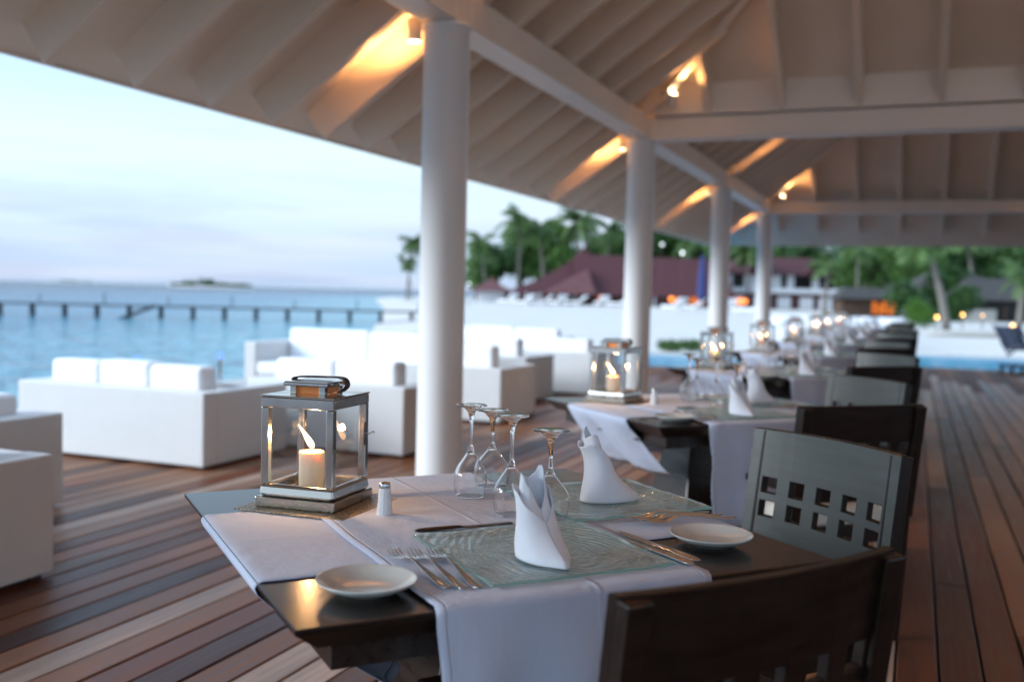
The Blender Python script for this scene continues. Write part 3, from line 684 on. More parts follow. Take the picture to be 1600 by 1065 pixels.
def make_fork(L=.205):
    b = MB()
    flat_sweep(b, [(-L / 2, .0035, .0045, .0012), (-L / 2 + .012, .0032, .0095, .0019), (-L / 2 + .04, .0045, .0080, .0020), (-.015, .0100, .0042, .0018), (.025, .0150, .0032, .0018), (.042, .0135, .0055, .0014), (.055, .0100, .0115, .0011), (.066, .0080, .0125, .0010)])
    for j in range(4):
        x = -.0104 + .00693 * j
        pts = arc([(x * .98, .064, .0082), (x, .078, .0068), (x, .093, .0088), (x * .96, .1085, .0135)], 5)
        b.tube(pts, [.00165] * (len(pts) - 4) + [.0015, .0013, .0010, .0006], 6)
    return b.build('fork', M['cutlery'])
def make_knife(L=.235):
    b = MB()
    flat_sweep(b, [(-L / 2, .004, .0050, .0018), (-L / 2 + .014, .0042, .0100, .0036), (-L / 2 + .05, .0045, .0085, .0035), (-.018, .0045, .0060, .0030), (-.008, .004, .0058, .0022), (.002, .0032, .0085, .0011), (.06, .003, .0098, .0009), (.095, .003, .0088, .0008), (L / 2 - .006, .003, .0045, .0007), (L / 2, .003, .0012, .0006)])
    return b.build('knife', M['cutlery'])
def make_spoon(L=.18):
    b = MB()
    flat_sweep(b, [(-L / 2, .003, .0040, .0012), (-L / 2 + .012, .003, .0075, .0018), (-.02, .006, .0036, .0018), (.03, .008, .0030, .0018), (.045, .0065, .0085, .0013), (.066, .003, .0155, .0010), (.080, .0032, .0125, .0010), (L / 2, .006, .002, .0008)])
    return b.build('dessert_spoon', M['cutlery'])
def make_napkin(fine):
    """slipper fold: toe towards -y (the diner), two points at the top"""
    r = empty('folded_napkin')
    lv = [(0, .046, .066, .040), (.012, .045, .064, .0415), (.03, .036, .052, .0405), (.05, .027, .039, .0385), (.07, .020, .031, .0365), (.09, .014, .0265, .0345), (.11, .008, .0245, .0325), (.13, .003, .024, .0325), (.15, -.001, .0225, .031), (.17, -.004, .0195, .028)]
    def lev(z):
        for a, b in zip(lv, lv[1:]):
            if z <= b[0]: t = (z - a[0]) / (b[0] - a[0]); return [a[i] + (b[i] - a[i]) * t for i in range(1, 4)]
        return lv[-1][1:]
    n = 56 if fine else 24; m_ = 26 if fine else 10
    def shell(zbot, ztop, off, crease):
        rows = []
        for i in range(m_ + 1):
            rw = []
            for k in range(n + 1):
                a = 2 * PI * k / n; zt = ztop(a); zz = zbot + (zt - zbot) * i / m_
                c_, hs, hp = lev(min(zz, .17)); ct, st_ = math.cos(a), math.sin(a)
                pw = 1 + .18 * max(0, ct) ** 6 * (1 - min(1, zz / .06))       # pointed toe
                o = off * (1 + .5 * (k / n))
                cr_ = crease * noise.noise(Vector((ct * 1.5, st_ * 1.5, zz * 16)))
                s_ = c_ + (hs + o + cr_) * ct * pw; p_ = (hp + o + cr_) * st_ * (1 - .25 * max(0, ct) ** 2 * (1 - min(1, zz / .07)))
                rw.append((p_, -s_, zz))
            rows.append(rw)
        return rows
    def curve_(pts):
        def f(a):
            d = (a + PI) % (2 * PI) - PI
            for (p0, z0_), (p1, z1_) in zip(pts, pts[1:]):
                if d <= p1: t = (d - p0) / (p1 - p0); t = t * t * (3 - 2 * t) * .6 + t * .4; return z0_ + (z1_ - z0_) * t
            return pts[-1][1]
        return f
    wrap_top = curve_([(-PI, .124), (-2.2, .132), (-1.5, .122), (-.75, .094), (.05, .070), (.6, .090), (1.4, .128), (2.2, .134), (PI, .124)])
    W_ = shell(.0008, wrap_top, .0018, .0022)
    for i, rw in enumerate(W_):                               # collar turned outwards at the heel
        q = max(0, i / m_ - .72) / .28
        for k, (x, y, z) in enumerate(rw):
            a = 2 * PI * k / n; h_ = max(0, -math.cos(a)); rw[k] = (x * (1 + .05 * q), y + .009 * q * q * h_, z)
    MB().ribbon(W_).build('wrap', M['napkin'], r, solid=.0012)
    peak = curve_([(-PI, .142), (-2.5, .149), (-1.9, .154), (-1.4, .150), (-.9, .132), (0, .090), (.55, .112), (1.1, .150), (1.6, .166), (2.05, .165), (2.6, .150), (PI, .142)])
    I_ = shell(.040, peak, -.0022, .003)
    for i, rw in enumerate(I_):
        q = max(0, i / m_ - .45) / .55; f_ = 1 - .20 * q ** 1.3
        for k, (x, y, z) in enumerate(rw): rw[k] = (x * f_ + .003 * q, (y + .004) * (1 - .25 * q) - .004, z)
    MB().ribbon(I_).build('inner_fold', M['napkin'], r, solid=.0012)
    return r
LW, LH = .162, .222
def make_lantern():
    r = empty('lantern'); W_ = LW / 2; t = .016
    b = MB(); b.bb(-.0895, .0895, -.0895, .0895, 0, .020); b.build('plinth', M['aged_steel'], r, bevel=.003)
    MB().bb(-W_ + .012, W_ - .012, -W_ + .012, W_ - .012, .0203, .0235).build('floor_plate', M['aged_steel'], r)
    zb, zt = .0206, LH
    for sx in (-1, 1):
        for sy in (-1, 1): fr = MB(); fr.bb(min(sx * W_, sx * (W_ - t)), max(sx * W_, sx * (W_ - t)), min(sy * W_, sy * (W_ - t)), max(sy * W_, sy * (W_ - t)), zb + .0245, zt - .0205); fr.build('corner_post', M['steel'], r, bevel=.0022)
    lo = MB(); up_ = MB()
    for q in range(4):
        m_ = Matrix.Rotation(q * PI / 2, 4, 'Z'); e_ = .0004 * q
        # mitred rails, the lower one flared
        for mbx, z0_, z1_, fl in ((lo, zb, zb + .0245, .004), (up_, zt - .0205, zt, .0)):
            vs = [(-W_ - fl, -W_ - fl, z0_), (W_ + fl, -W_ - fl, z0_), (W_ - t, -W_ + t, z0_), (-W_ + t, -W_ + t, z0_), (-W_, -W_, z1_), (W_, -W_, z1_), (W_ - t, -W_ + t, z1_), (-W_ + t, -W_ + t, z1_)]
            mbx.add(vs, [(3, 2, 1, 0), (4, 5, 6, 7), (0, 1, 5, 4), (1, 2, 6, 5), (2, 3, 7, 6), (3, 0, 4, 7)], False, m_)
    lo.build('bottom_rail', M['steel'], r, bevel=.006, segs=3, fixn=False); up_.build('top_rail', M['steel'], r, bevel=.0015, fixn=False)
    tp = MB(); h = .036; e_ = W_ + .0015
    tp.bb(-e_, e_, -e_, -h, zt + .0005, zt + .004); tp.bb(-e_, e_, h, e_, zt + .0005, zt + .004); tp.bb(-e_, -h, -h, h, zt + .0006, zt + .0039); tp.bb(h, e_, -h, h, zt + .0006, zt + .0039)
    tp.build('top_plate', M['steel'], r, bevel=.0012)
    for sx in (-1, 1):
        for sy in (-1, 1): MB().box((sx * .033, sy * .033, zt + .0125), (.013, .013, .017)).build('neck_post', M['steel'], r, bevel=.0008)
    nk = MB(); nk.ribbon([[(-.031, -.031, z), (.031, -.031, z), (.031, .031, z), (-.031, .031, z)] for z in (zt + .0042, zt + .0205)], closed=True, smooth=False); nk.build('neck_glow_sheet', M['candlelit_orange'], r)  # added sheet, coloured like the candlelit inside of the open neck
    MB().bb(-.050, .050, -.050, .050, zt + .0212, zt + .030).build('cap', M['steel'], r, bevel=.002)
    for q in range(4):
        m_ = Matrix.Rotation(q * PI / 2, 4, 'Z'); pn = MB(); yy = -W_ + .009
        pn.add([(-W_ + t, yy, zb + .0245), (W_ - t, yy, zb + .0245), (W_ - t, yy, zt - .0205), (-W_ + t, yy, zt - .0205)], [(0, 1, 2, 3)], False, m_); pn.build('pane', M['pane'], r)
    sp = MB(); zc_ = zt + .030
    path = arc([(-.056, .012, zc_ - .010), (-.060, .014, zc_ + .0005), (-.050, .018, zc_ + .0045), (-.020, .024, zc_ + .0055), (.015, .024, zc_ + .0060), (.042, .014, zc_ + .0075), (.062, .006, zc_ + .0045), (.068, .004, zc_ - .008), (.058, .004, zc_ - .019), (.050, .004, zc_ - .021)], 6)
    rows = []
    for i, p in enumerate(path):
        tg = (path[min(i + 1, len(path) - 1)] - path[max(i - 1, 0)]).normalized(); sd = Vector((0, 1, 0)); nn = tg.cross(sd).normalized()
        rows.append([p + sd * (.0105 * a) + nn * (.0017 * c_) for a, c_ in ((-1, -1), (1, -1), (1, 1), (-1, 1))])
    sp.ribbon(rows, closed=True, smooth=False); st = sp.build('strap', M['leather'], r, bevel=.0006, segs=1)
    rv = MB(); rv.lathe([(0, .003), (.0035, .0026), (.0058, .0008), (.006, 0)], 14, Matrix.Translation((.0600, -.0075, zc_ - .006)) @ Matrix.Rotation(PI / 2, 4, 'X')); rv.build('rivet', M['steel'], r)
    lt = MB(); lt.bb(W_ + .0005, W_ + .003, W_ - .030, W_ - .014, .115, .165); lt.tube(arc([(W_ + .002, W_ - .022, .140), (W_ + .012, W_ - .020, .140), (W_ + .018, W_ - .018, .144), (W_ + .022, W_ - .018, .143)], 4), .0018, 6); lt.build('latch', M['steel'], r)
    return r
def make_candle():
    r = empty('candle'); R_ = .0265; H_ = .080
    pr = [(0, 0), (R_, 0), (R_, .001), (R_, H_ - .003), (R_ - .0012, H_), (R_ - .004, H_ - .0008), (R_ - .010, H_ - .003), (0, H_ - .004)]
    MB().lathe(pr, 32).build('wax', M['wax'], r)
    MB().tube([(0, 0, H_ - .005), (-.0004, 0, H_ + .003), (.0008, 0, H_ + .009)], .0009, 6).build('wick', M['wick'], r)
    fl = [(.0008, 0), (.0046, .004), (.0070, .010), (.0070, .018), (.0052, .028), (.0028, .040), (.0003, .051)]; rows = []
    S = arc([(a, b, 0) for a, b in fl], 4)
    for rr, z, _ in S:
        lean = -.9 * max(0, z - .004) ** 1.25 * 2.1; rows.append([(max(.0002, rr) * math.cos(2 * PI * k / 14) + lean * .72, max(.0002, rr) * math.sin(2 * PI * k / 14) + lean * .0, z + H_ + .004) for k in range(14)])
    f = MB(); f.ribbon(rows, closed=True); f.build('flame', M['flame'], r)
    return r
def make_shaker():
    r = empty('salt_shaker')
    MB().lathe([(0, 0), (.0155, 0), (.0165, .002), (.0160, .006), (.0115, .052), (.0112, .054)], 12, smooth=False).build('body', M['shaker'], r)
    MB().lathe([(.0108, .0545), (.0112, .056), (.0112, .062), (.0095, .0655), (.004, .067), (0, .0672)], 20).build('cap', M['chrome_cap'], r)
    return r
def make_mat():
    b = MB(); b.bb(-.115, .135, -.115, .115, .0, .0028); return b.build('lantern_mat', M['mat'], bevel=.001)
def make_chair():
    """faces +y; origin on the floor under the seat centre"""
    r = empty('dining_chair'); W_ = .25
    YB_ = -.20; lean = .13
    def by(z): return YB_ - max(0, z - .45) * lean
    for s in (-1, 1):
        b = MB(); b.beam((s * (W_ - .022), YB_ + .03, 0), (s * (W_ - .022), YB_, .45), .040, .045, (0, 1, 0)); b.build('leg', M['chair_wood'], r, bevel=.004)
        b = MB(); b.beam((s * (W_ - .020), by(.45) - .014, .452), (s * (W_ - .021), by(.85) - .014, .846), .041, .034, (0, 1, 0)); b.build('back_post', M['chair_wood'], r, bevel=.004)
        b = MB(); b.beam((s * (W_ - .022), .215, 0), (s * (W_ - .022), .215, .552), .040, .040, (0, 1, 0)); b.build('leg', M['chair_wood'], r, bevel=.004)
        MB().bb(s * (W_ - .018) - .026, s * (W_ - .018) + .026, YB_ + .022, .245, .553, .578).build('armrest', M['chair_wood'], r, bevel=.004)
    MB().bb(-W_ + .045, W_ - .045, -.19, .225, .36, .42).build('seat_frame', M['chair_wood'], r, bevel=.003)
    MB().bb(-W_ + .05, W_ - .05, -.185, .23, .421, .485).build('seat_cushion', M['cream_fabric'], r, bevel=.022, segs=4)
    # curved back panel with two rows of five square holes
    hw, pit, sz = W_, .0895, .046; rowsz = [(.622, .662), (.684, .724)]
    xb = [-hw, -hw + .03]
    for i in range(5): c_ = (i - 2) * pit; xb += [c_ - sz / 2, c_ + sz / 2]
    xb += [hw - .03, hw]; xb = sorted(xb); extra = []
    for a, c_ in zip(xb, xb[1:]):
        if c_ - a > .045: extra.append((a + c_) / 2)
    xb = sorted(xb + extra); zb = [.52, .57, .622, .662, .684, .724, .765, .81, .85]
    curve = lambda x: -.030 * (1 - (x / hw) ** 2)
    th_ = .020; b = MB(); idx = {}
    def V(i, k, s):
        if (i, k, s) not in idx:
            x, z = xb[i], zb[k]; b.v.append((x, by(z) + curve(x) + s * th_ / 2, z + (.002 * (1 - (x / hw) ** 2) if k == len(zb) - 1 else 0))); idx[(i, k, s)] = len(b.v) - 1
        return idx[(i, k, s)]
    def hole(i, k):
        if not (0 <= i < len(xb) - 1 and 0 <= k < len(zb) - 1): return True
        xm = (xb[i] + xb[i + 1]) / 2; zm = (zb[k] + zb[k + 1]) / 2
        return any(a < zm < c_ for a, c_ in rowsz) and any(abs(xm - (j - 2) * pit) < sz / 2 for j in range(5))
    for i in range(len(xb) - 1):
        for k in range(len(zb) - 1):
            if hole(i, k): continue
            b.f.append((V(i, k, 1), V(i, k + 1, 1), V(i + 1, k + 1, 1), V(i + 1, k, 1))); b.sm.append(False)
            b.f.append((V(i, k, -1), V(i + 1, k, -1), V(i + 1, k + 1, -1), V(i, k + 1, -1))); b.sm.append(False)
            for di, dk, e0, e1 in ((-1, 0, (i, k), (i, k + 1)), (1, 0, (i + 1, k), (i + 1, k + 1)), (0, -1, (i, k), (i + 1, k)), (0, 1, (i, k + 1), (i + 1, k + 1))):
                if hole(i + di, k + dk): b.f.append((V(*e0, 1), V(*e1, 1), V(*e1, -1), V(*e0, -1))); b.sm.append(False)
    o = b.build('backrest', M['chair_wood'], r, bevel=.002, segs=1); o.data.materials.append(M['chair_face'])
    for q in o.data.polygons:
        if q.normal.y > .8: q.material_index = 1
    return r

ordn = ['nearest', 'second', 'third', 'fourth', 'fifth', 'sixth', 'seventh', 'last']
TA0 = PI / 4
tables = []
T1 = (-.783, 1.7647, .0628)
tabs = [T1] + [(-.80 + .015 * ((i * 7) % 3 - 1), 1.7647 + 2.25 * i + .02 * ((i * 5) % 3 - 1), [0, .0, .02, -.015, .01, -.02, .015, 0][i]) for i in range(1, 8)]
P = {}
P['table'] = make_table(); P['r1'] = make_runner('table_runner', -.246, .241, TZ + .0008, .30, .26, 3, True, 1.0); P['r2'] = make_runner('table_runner', -.206, .275, TZ + .0048, .36, .26, 11, True)
P['r1c'] = make_runner('table_runner', -.246, .241, TZ + .0008, .30, .26, 5, False, .8); P['r2c'] = make_runner('table_runner', -.206, .275, TZ + .0048, .36, .26, 8, False)
P['bp'] = make_bread_plate(); P['gp'] = make_glass_plate(True); P['gpc'] = make_glass_plate(False)
P['tall'] = make_glass('wine_glass', .200, .0335, .0365, .031, .108, 0); P['short'] = make_glass('water_goblet', .176, .036, .0395, .0345, .098, .008)
P['fork'] = make_fork(); P['knife'] = make_knife(); P['dk'] = make_knife(.20); P['dk'].data.materials[0] = M['steel_dark_reflection']; P['nap'] = make_napkin(True); P['napc'] = make_napkin(False)
P['lan'] = make_lantern(); P['can'] = make_candle(); P['salt'] = make_shaker(); P['mat'] = make_mat(); P['chair'] = make_chair()
protos = list(P.values()); used = set()
def put(key, ti, lx, ly, z, rz, label, cat, group=None, scale=None):
    cx, cy, a = tabs[ti]; A = TA0 + a
    wx, wy = cx + lx * math.cos(A) - ly * math.sin(A), cy + lx * math.sin(A) + ly * math.cos(A)
    o = P[key]
    if key in used: o = dup(o)
    used.add(key)
    o.location = (wx, wy, z); o.rotation_euler = (0, 0, A + rz)
    o.scale = (scale or 1,) * 3
    for k in ('label', 'category', 'group', 'kind'):
        if k in o: del o[k]
    return tag(o, label, cat, group)
D = math.radians
for i in range(8):
    on = 'on the %s table from the camera' % ordn[i] if i else 'on the nearest table'
    tb = '%s dining table' % ordn[i] if i else 'nearest dining table'
    fine = i == 0; Z = TZ + .0075                         # top of both cloths
    put('table', i, 0, 0, 0, 0, 'dark square wooden table, %s in the row from the camera' % ordn[i], 'table', 'dark square dining tables')
    c = '' if fine else 'c'
    put('r1' + c, i, 0, 0, 0, 0, 'white runner under the lantern of the %s, blown inwards' % tb, 'tablecloth', 'white table runners')
    put('r2' + c, i, 0, 0, 0, PI / 2, 'white runner hanging towards the camera from the %s' % tb, 'tablecloth', 'white table runners')
    # lantern on its mat
    lx, ly = -.244, .266; jz = [0, .35, .3, .25, .2, .2, .2, .2][i] if i else 0
    put('mat', i, lx - .005, ly - .012, TZ + .0045, -PI / 4 + D(-2), 'bronze glittering mat under the lantern %s' % on, 'mat', 'mats under the lanterns')
    put('lan', i, lx, ly, TZ + .0078, -PI / 4 + D(1) + (-.20 if i else 0), 'square polished steel candle lantern %s' % on, 'lantern', 'candle lanterns on the tables')
    cn = put('can', i, lx - .006, ly + .008, TZ + .0317, -PI / 4 + D(15), 'lit ivory pillar candle inside the lantern %s' % on, 'candle', 'candles in the lanterns')
    lamp_light((cn.location.x - .004, cn.location.y, cn.location.z + .112), .9 if i == 0 else .9, .008, (1, .50, .19)).name = 'candle_light'
    # settings: 0 faces +y at the near side, 1 faces -x at the right side
    near = 'in front of the dark chair back' ; j = random.Random(40 + i)
    jit = lambda s: j.uniform(-s, s) if i else 0
    if i < 5:
        gk = 'gp' if fine else 'gpc'
        put(gk, i, .0, -.268, Z + .0002, D(0) + jit(.05), 'green glass plate under the near napkin %s' % on, 'glass plate', 'square glass plates')
        put(gk, i, .332, .060, Z + .0002, PI / 2 + jit(.05), 'green glass plate under the right-hand napkin %s' % on, 'glass plate', 'square glass plates')
    zn = Z + .0068 if i < 5 else Z
    nk = 'nap' if fine else 'napc'
    put(nk, i, -.030, -.290, zn, D(6) + jit(.1), 'near one of the two white folded napkins %s' % on, 'napkin', 'folded white napkins', .89)
    put(nk, i, .288, .040, zn, PI / 2 + D(-4) + jit(.1), 'white folded napkin beside the right-hand chair %s' % on, 'napkin', 'folded white napkins', .94)
    if i < 3:
        put('bp', i, -.335, -.350, TZ + .0005, .3, 'white bread plate left of the three forks %s' % on, 'plate', 'bread plates')
        put('bp', i, .335, -.310, TZ + .0005, 1.3, 'white bread plate near the right-hand chair %s' % on, 'plate', 'bread plates')
    gl = [('tall', .080, .200, 'leftmost slender upside-down wine glass'), ('short', .172, .285, 'hindmost wide-footed upside-down goblet'), ('tall', .085, .012, 'slender upside-down wine glass left of the near napkin'), ('short', .142, -.046, 'wide-footed upside-down goblet behind the near napkin')]
    for key, gx, gy, lb in gl:
        if fine: put(key, i, gx, gy, Z, 0, '%s %s' % (lb, on), 'glass', 'upside-down stemmed glasses')
        else: put(key, i, gx + jit(.012), gy + jit(.012), Z, 0, '%s %s' % (lb, on), 'glass', 'upside-down stemmed glasses of the %s table' % ordn[i])
    if i < 2:
        for q, (fx, fy) in enumerate(((-.234, -.305), (-.209, -.318), (-.181, -.322))):
            put('fork', i, fx, fy, Z - (.0 if q else .0), D((4, 1, -2)[q]), ('%s steel fork of the three beside the near bread plate' % ['leftmost', 'middle', 'rightmost'][q]) if fine else '%s of three steel forks left of the near plate on the second table' % ['leftmost', 'middle', 'rightmost'][q], 'fork', 'forks of the nearest table' if fine else 'near forks of the second table')
        for q, (fx, fy) in enumerate(((.352, -.128), (.362, -.152), (.372, -.176))):
            put('fork', i, fx + .02, fy, Z, PI / 2 + D((3, 0, -4)[q]), ('steel fork on the right-hand setting, %s the bread plate' % ['farthest from', 'between the other two forks near', 'closest to'][q]) if fine else '%s of three steel forks at the right-hand plate on the second table' % ['farthest', 'middle', 'closest'][q], 'fork', 'forks of the nearest table' if fine else 'right forks of the second table')
        for q, (fx, fy) in enumerate(((.186, -.322), (.212, -.310))):
            put('knife', i, fx, fy, Z, D((5, 3)[q]), ('steel knife %s right of the near glass plate' % ['touching the plate edge', 'lying on the outside of the pair'][q]) if fine else '%s steel knife right of the near plate on the second table' % ['inner', 'outer'][q], 'knife', 'knives of the nearest table' if fine else 'knives of the second table')
        put('dk', i, -.048, -.064, Z, -PI / 2, 'dessert knife, dark reflection painted in, behind near plate %s' % on, 'knife', 'dessert knives')
    if i < 3: put('salt', i, -.148, .106, Z - .0025, 0, 'white faceted salt shaker with metal cap %s' % on, 'salt shaker', 'salt shakers')
    # chairs
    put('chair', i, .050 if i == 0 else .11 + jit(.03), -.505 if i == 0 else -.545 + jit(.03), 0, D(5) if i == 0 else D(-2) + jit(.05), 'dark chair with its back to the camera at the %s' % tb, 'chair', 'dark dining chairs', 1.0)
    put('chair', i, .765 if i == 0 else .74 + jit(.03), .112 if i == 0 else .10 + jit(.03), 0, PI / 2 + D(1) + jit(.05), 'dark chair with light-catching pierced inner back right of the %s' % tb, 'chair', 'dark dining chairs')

# ------------------------------------------------------------------ lounge: white wicker sofas
def make_sofa(w, d, n, name='sofa', lab=None, arms=(True, True), back=.60, armh=.505):
    """back towards -y, opens to +y; origin on the floor at the back-centre"""
    r = empty(name); t = .14
    b = MB(); b.bb(-w / 2, w / 2, 0, t, .02, armh)
    b.build('back_panel', M['wicker'], r, bevel=.012, segs=3)
    for s, on in zip((-1, 1), arms):
        if on: MB().bb(min(s * w / 2, s * (w / 2 - t)), max(s * w / 2, s * (w / 2 - t)), t + .002, d, .02, armh - .003).build('arm', M['wicker'], r, bevel=.012, segs=3)
    MB().bb(-w / 2 + t + .002, w / 2 - t - .002, t + .003, d - .002, .02, .27).build('seat_base', M['wicker'], r, bevel=.008)
    for sx in (-1, 1):
        for y in (.06, d - .06): MB().box((sx * (w / 2 - .06), y, .01), (.05, .05, .02)).build('foot', M['sofa_foot'], r)
    iw = (w - 2 * t - .01) / n
    for k in range(n):
        x0 = -w / 2 + t + .005 + k * iw
        MB().bb(x0 + .004, x0 + iw - .004, t + .20, d + .005, .272, .41).build('seat_cushion', M['cushion'], r, bevel=.035, segs=4)
        MB().bb(x0 + .004, x0 + iw - .004, t + .01, t + .19, .30, back + .012 * ((k * 7) % 2)).build('back_cushion', M['cushion'], r, bevel=.035, segs=4)
    return r
SOF = []
G = 'white wicker lounge seats'
def sofa(w, d, n, x, y, rz, label, **kw):
    r = make_sofa(w, d, n, **kw); r.location = (x, y, 0); r.rotation_euler = (0, 0, rz); tag(r, label, 'sofa', G); return r
# x,y = centre of the back edge
sofa(1.62, .92, 3, -5.04, 5.19, 0, 'white wicker three-seat sofa with its back to the camera, left of the near lantern', back=.655)
sofa(1.35, .92, 2, -4.01, 6.24, 0, 'white wicker sofa with its back to the camera, half hidden behind the near lantern', back=.66)
sofa(1.9, .92, 2, -4.20, 3.07, PI / 2, 'white wicker sofa cut by the left picture edge, just beyond the nearest one', back=.60)
sofa(1.9, .92, 2, -3.214, 2.08, PI / 2, 'white wicker sofa cut by the lower left picture edge, nearest to the camera', back=.60)
sofa(2.3, .92, 2, -5.4, 9.6, PI, 'white wicker sofa facing the camera in front of the sea with broad pale cushions', back=.74, armh=.62)
sofa(1.0, .90, 1, -3.95, 8.3, 0, 'white wicker armchair just right of the nearest white column', back=.70)
sofa(1.0, .90, 1, -4.35, 9.95, 0, 'white wicker armchair in the middle of the lounge, beyond the column', back=.70)
sofa(1.05, .90, 1, -3.98, 11.25, 0, 'white wicker armchair left of the lantern of the second table', back=.66)
sofa(2.3, .95, 3, -5.6, 13.4, PI, 'long white wicker sofa farthest away at the end of the lounge', back=.70, armh=.60)
# low tables
def low_table(x, y, w, d, h, label):
    r = empty('coffee_table', (x, y, 0), 0, label, 'coffee table', 'low lounge tables')
    MB().bb(-w / 2, w / 2, -d / 2, d / 2, h - .03, h).build('table_top', M['tabletop_grey'], r, bevel=.004)
    MB().bb(-w / 2 + .02, w / 2 - .02, -d / 2 + .02, d / 2 - .02, .02, h - .031).build('base', M['wicker'], r, bevel=.008)
low_table(-5.15, 7.35, 1.0, .6, .36, 'low grey-topped lounge table beside the three-seat wicker sofa')
low_table(-4.55, 8.9, .7, .6, .36, 'low grey-topped lounge table in the middle of the white armchairs')
def deck_light(x, y, label):
    r = empty('deck_light', (x, y, 0), 0, label, 'deck light', 'blue lights on the deck edge')
    MB().lathe([(.03, 0), (.03, .02), (.02, .03), (.02, .42), (.03, .43)], 12, cap1=True).build('post', M['chrome_cap'], r)
    MB().lathe([(.0, .49), (.022, .485), (.03, .46), (.022, .437), (0, .432)], 12).build('globe', M['glow_blue'], r)
deck_light(-7.05, 7.66, 'small blue glowing light on the deck edge, left of a pair')
deck_light(-6.80, 8.60, 'small blue glowing light on the deck edge, right of a pair')

# ------------------------------------------------------------------ jetty and islands
def at_px(px, dist, z): x, y = bearing(px, dist); return (x, y, z)
jt = empty('jetty', at_px(0, 56, SEA_Z), 0, 'long dark timber jetty on posts crossing the lagoon', 'jetty')
jt.location = (0, 0, 0)
ja = Vector(at_px(-260, 55, -.04)); jb = Vector(at_px(690, 57.5, -.06)); jd = (jb - ja); jn = Vector((-jd.y, jd.x, 0)).normalized()
M['jetty'] = pbr('jetty_wood', (.035, .04, .05), .8, col2=(.06, .065, .075), scale=1.5)
b = MB(); b.beam(ja, jb, 1.5, .09); b.build('walkway', M['jetty'], jt)
np_ = 19
for k in range(np_ + 1):
    q = k / np_; p_ = ja.lerp(jb, q); rr = .16 - .05 * q
    b = MB(); b.tube([p_ + Vector((0, 0, -1.9)), p_ + Vector((0, 0, -.06))], rr, 10); b.build('post', M['jetty'], jt)
    if k % 2 == 0:
        b = MB(); p2 = p_ + jd.normalized() * .4; b.tube([p2 + Vector((0, 0, .06)), p2 + Vector((0, 0, .55 if k % 4 else .7))], .035, 6); b.build('lamp_post', M['jetty'], jt)
st_ = ja.lerp(jb, .49) - jn * 1.0
b = MB(); sdir = jd.normalized()
b.beam(st_ + sdir * 1.2 + Vector((0, 0, .05)), st_ - sdir * .9 + Vector((0, 0, -.8)), .5, .16)
b.build('steps', M['jetty'], jt)
def clump(mb, c, rx, ry, rz, n, s, rd, hollow=.55):
    for _ in range(n):
        while True:
            v = Vector((rd.uniform(-1, 1), rd.uniform(-1, 1), rd.uniform(-1, 1)))
            if hollow < v.length < 1: break
        p_ = Vector(c) + Vector((v.x * rx, v.y * ry, v.z * rz)); a = Vector((rd.gauss(0, 1), rd.gauss(0, 1), rd.gauss(0, 1))).normalized(); bb = a.orthogonal().normalized(); ss = s * rd.uniform(.6, 1.3)
        mb.add([p_ - a * ss * .5 - bb * ss * .22, p_ + bb * ss * -.28 + a * ss * .1, p_ + a * ss * .55, p_ + bb * ss * .28 - a * ss * .05], [(0, 1, 2, 3)])
rd = random.Random(3)
def island(px0, px1, dist, hgt, label, dens):
    xm, ym = bearing((px0 + px1) / 2, dist); r = empty('island', (xm, ym, SEA_Z), TH, label, 'island')
    w = (px1 - px0) / 1556 * dist
    MB().lathe([(w * .5, -.5), (w * .48, .6), (w * .44, 1.0), (0, 1.5)], 40, Matrix.Scale(.45, 4, (0, 1, 0))).build('sand_rim', M['sand'], r)
    b = MB()
    for k in range(dens):
        u = rd.uniform(-.44, .44); h = hgt * (.45 + .55 * math.exp(-((u + .08) / .16) ** 2)) * rd.uniform(.6, 1.05)
        clump(b, (u * w, rd.uniform(-.12, .12) * w, 1 + h * .5), hgt * .55, hgt * .55, h * .55, 60, hgt * .22, rd, .3)
    b.build('treetops', M['leaf_dark'], r)
island(258, 394, 900, 7.5, 'small dark green tree covered island out in the lagoon', 46)
island(64, 152, 2600, 6.5, 'faint low island on the horizon at far left', 30)

# ------------------------------------------------------------------ trees
def make_palm(seed, H, lean, nf=20, fl=3.2, mats=('frond', 'trunk')):
    rd = random.Random(seed); r = empty('palm_tree'); pts = []
    for k in range(9): q = k / 8; pts.append((lean * q ** 1.6, .15 * math.sin(q * 3), H * q))
    MB().tube(pts, [.26 - .13 * k / 8 for k in range(9)], 9).build('trunk', M[mats[1]], r)
    b = MB(); top = Vector(pts[-1])
    for k in range(nf):
        az = 2 * PI * k / nf + rd.uniform(-.25, .25); el = rd.uniform(-.35, 1.15); L = fl * rd.uniform(.8, 1.15); seg = 10; p_ = top.copy(); d = Vector((math.cos(az) * math.cos(el), math.sin(az) * math.cos(el), math.sin(el))); sd = Vector((-math.sin(az), math.cos(az), 0)); last = None
        for i in range(seg + 1):
            q = i / seg; wl = L * .24 * math.sin(PI * min(1, .12 + .88 * q)) ** .7 + .03
            tip = p_ + d * (L / seg)
            if i:
                for s in (-1, 1):
                    for hlf in (0, .5):
                        base = p_ + d * (L / seg * hlf); e_ = base + sd * (s * wl) + d * (wl * .55) + Vector((0, 0, -wl * rd.uniform(.35, 1.1))); wd = d * (L / seg * .20)
                        b.add([base - wd * 1.7, base + wd * 1.7, e_], [(0, 1, 2)])
            p_ = tip; d = (d + Vector((0, 0, -.16))).normalized()
    b.build('crown', M[mats[0]], r); return r
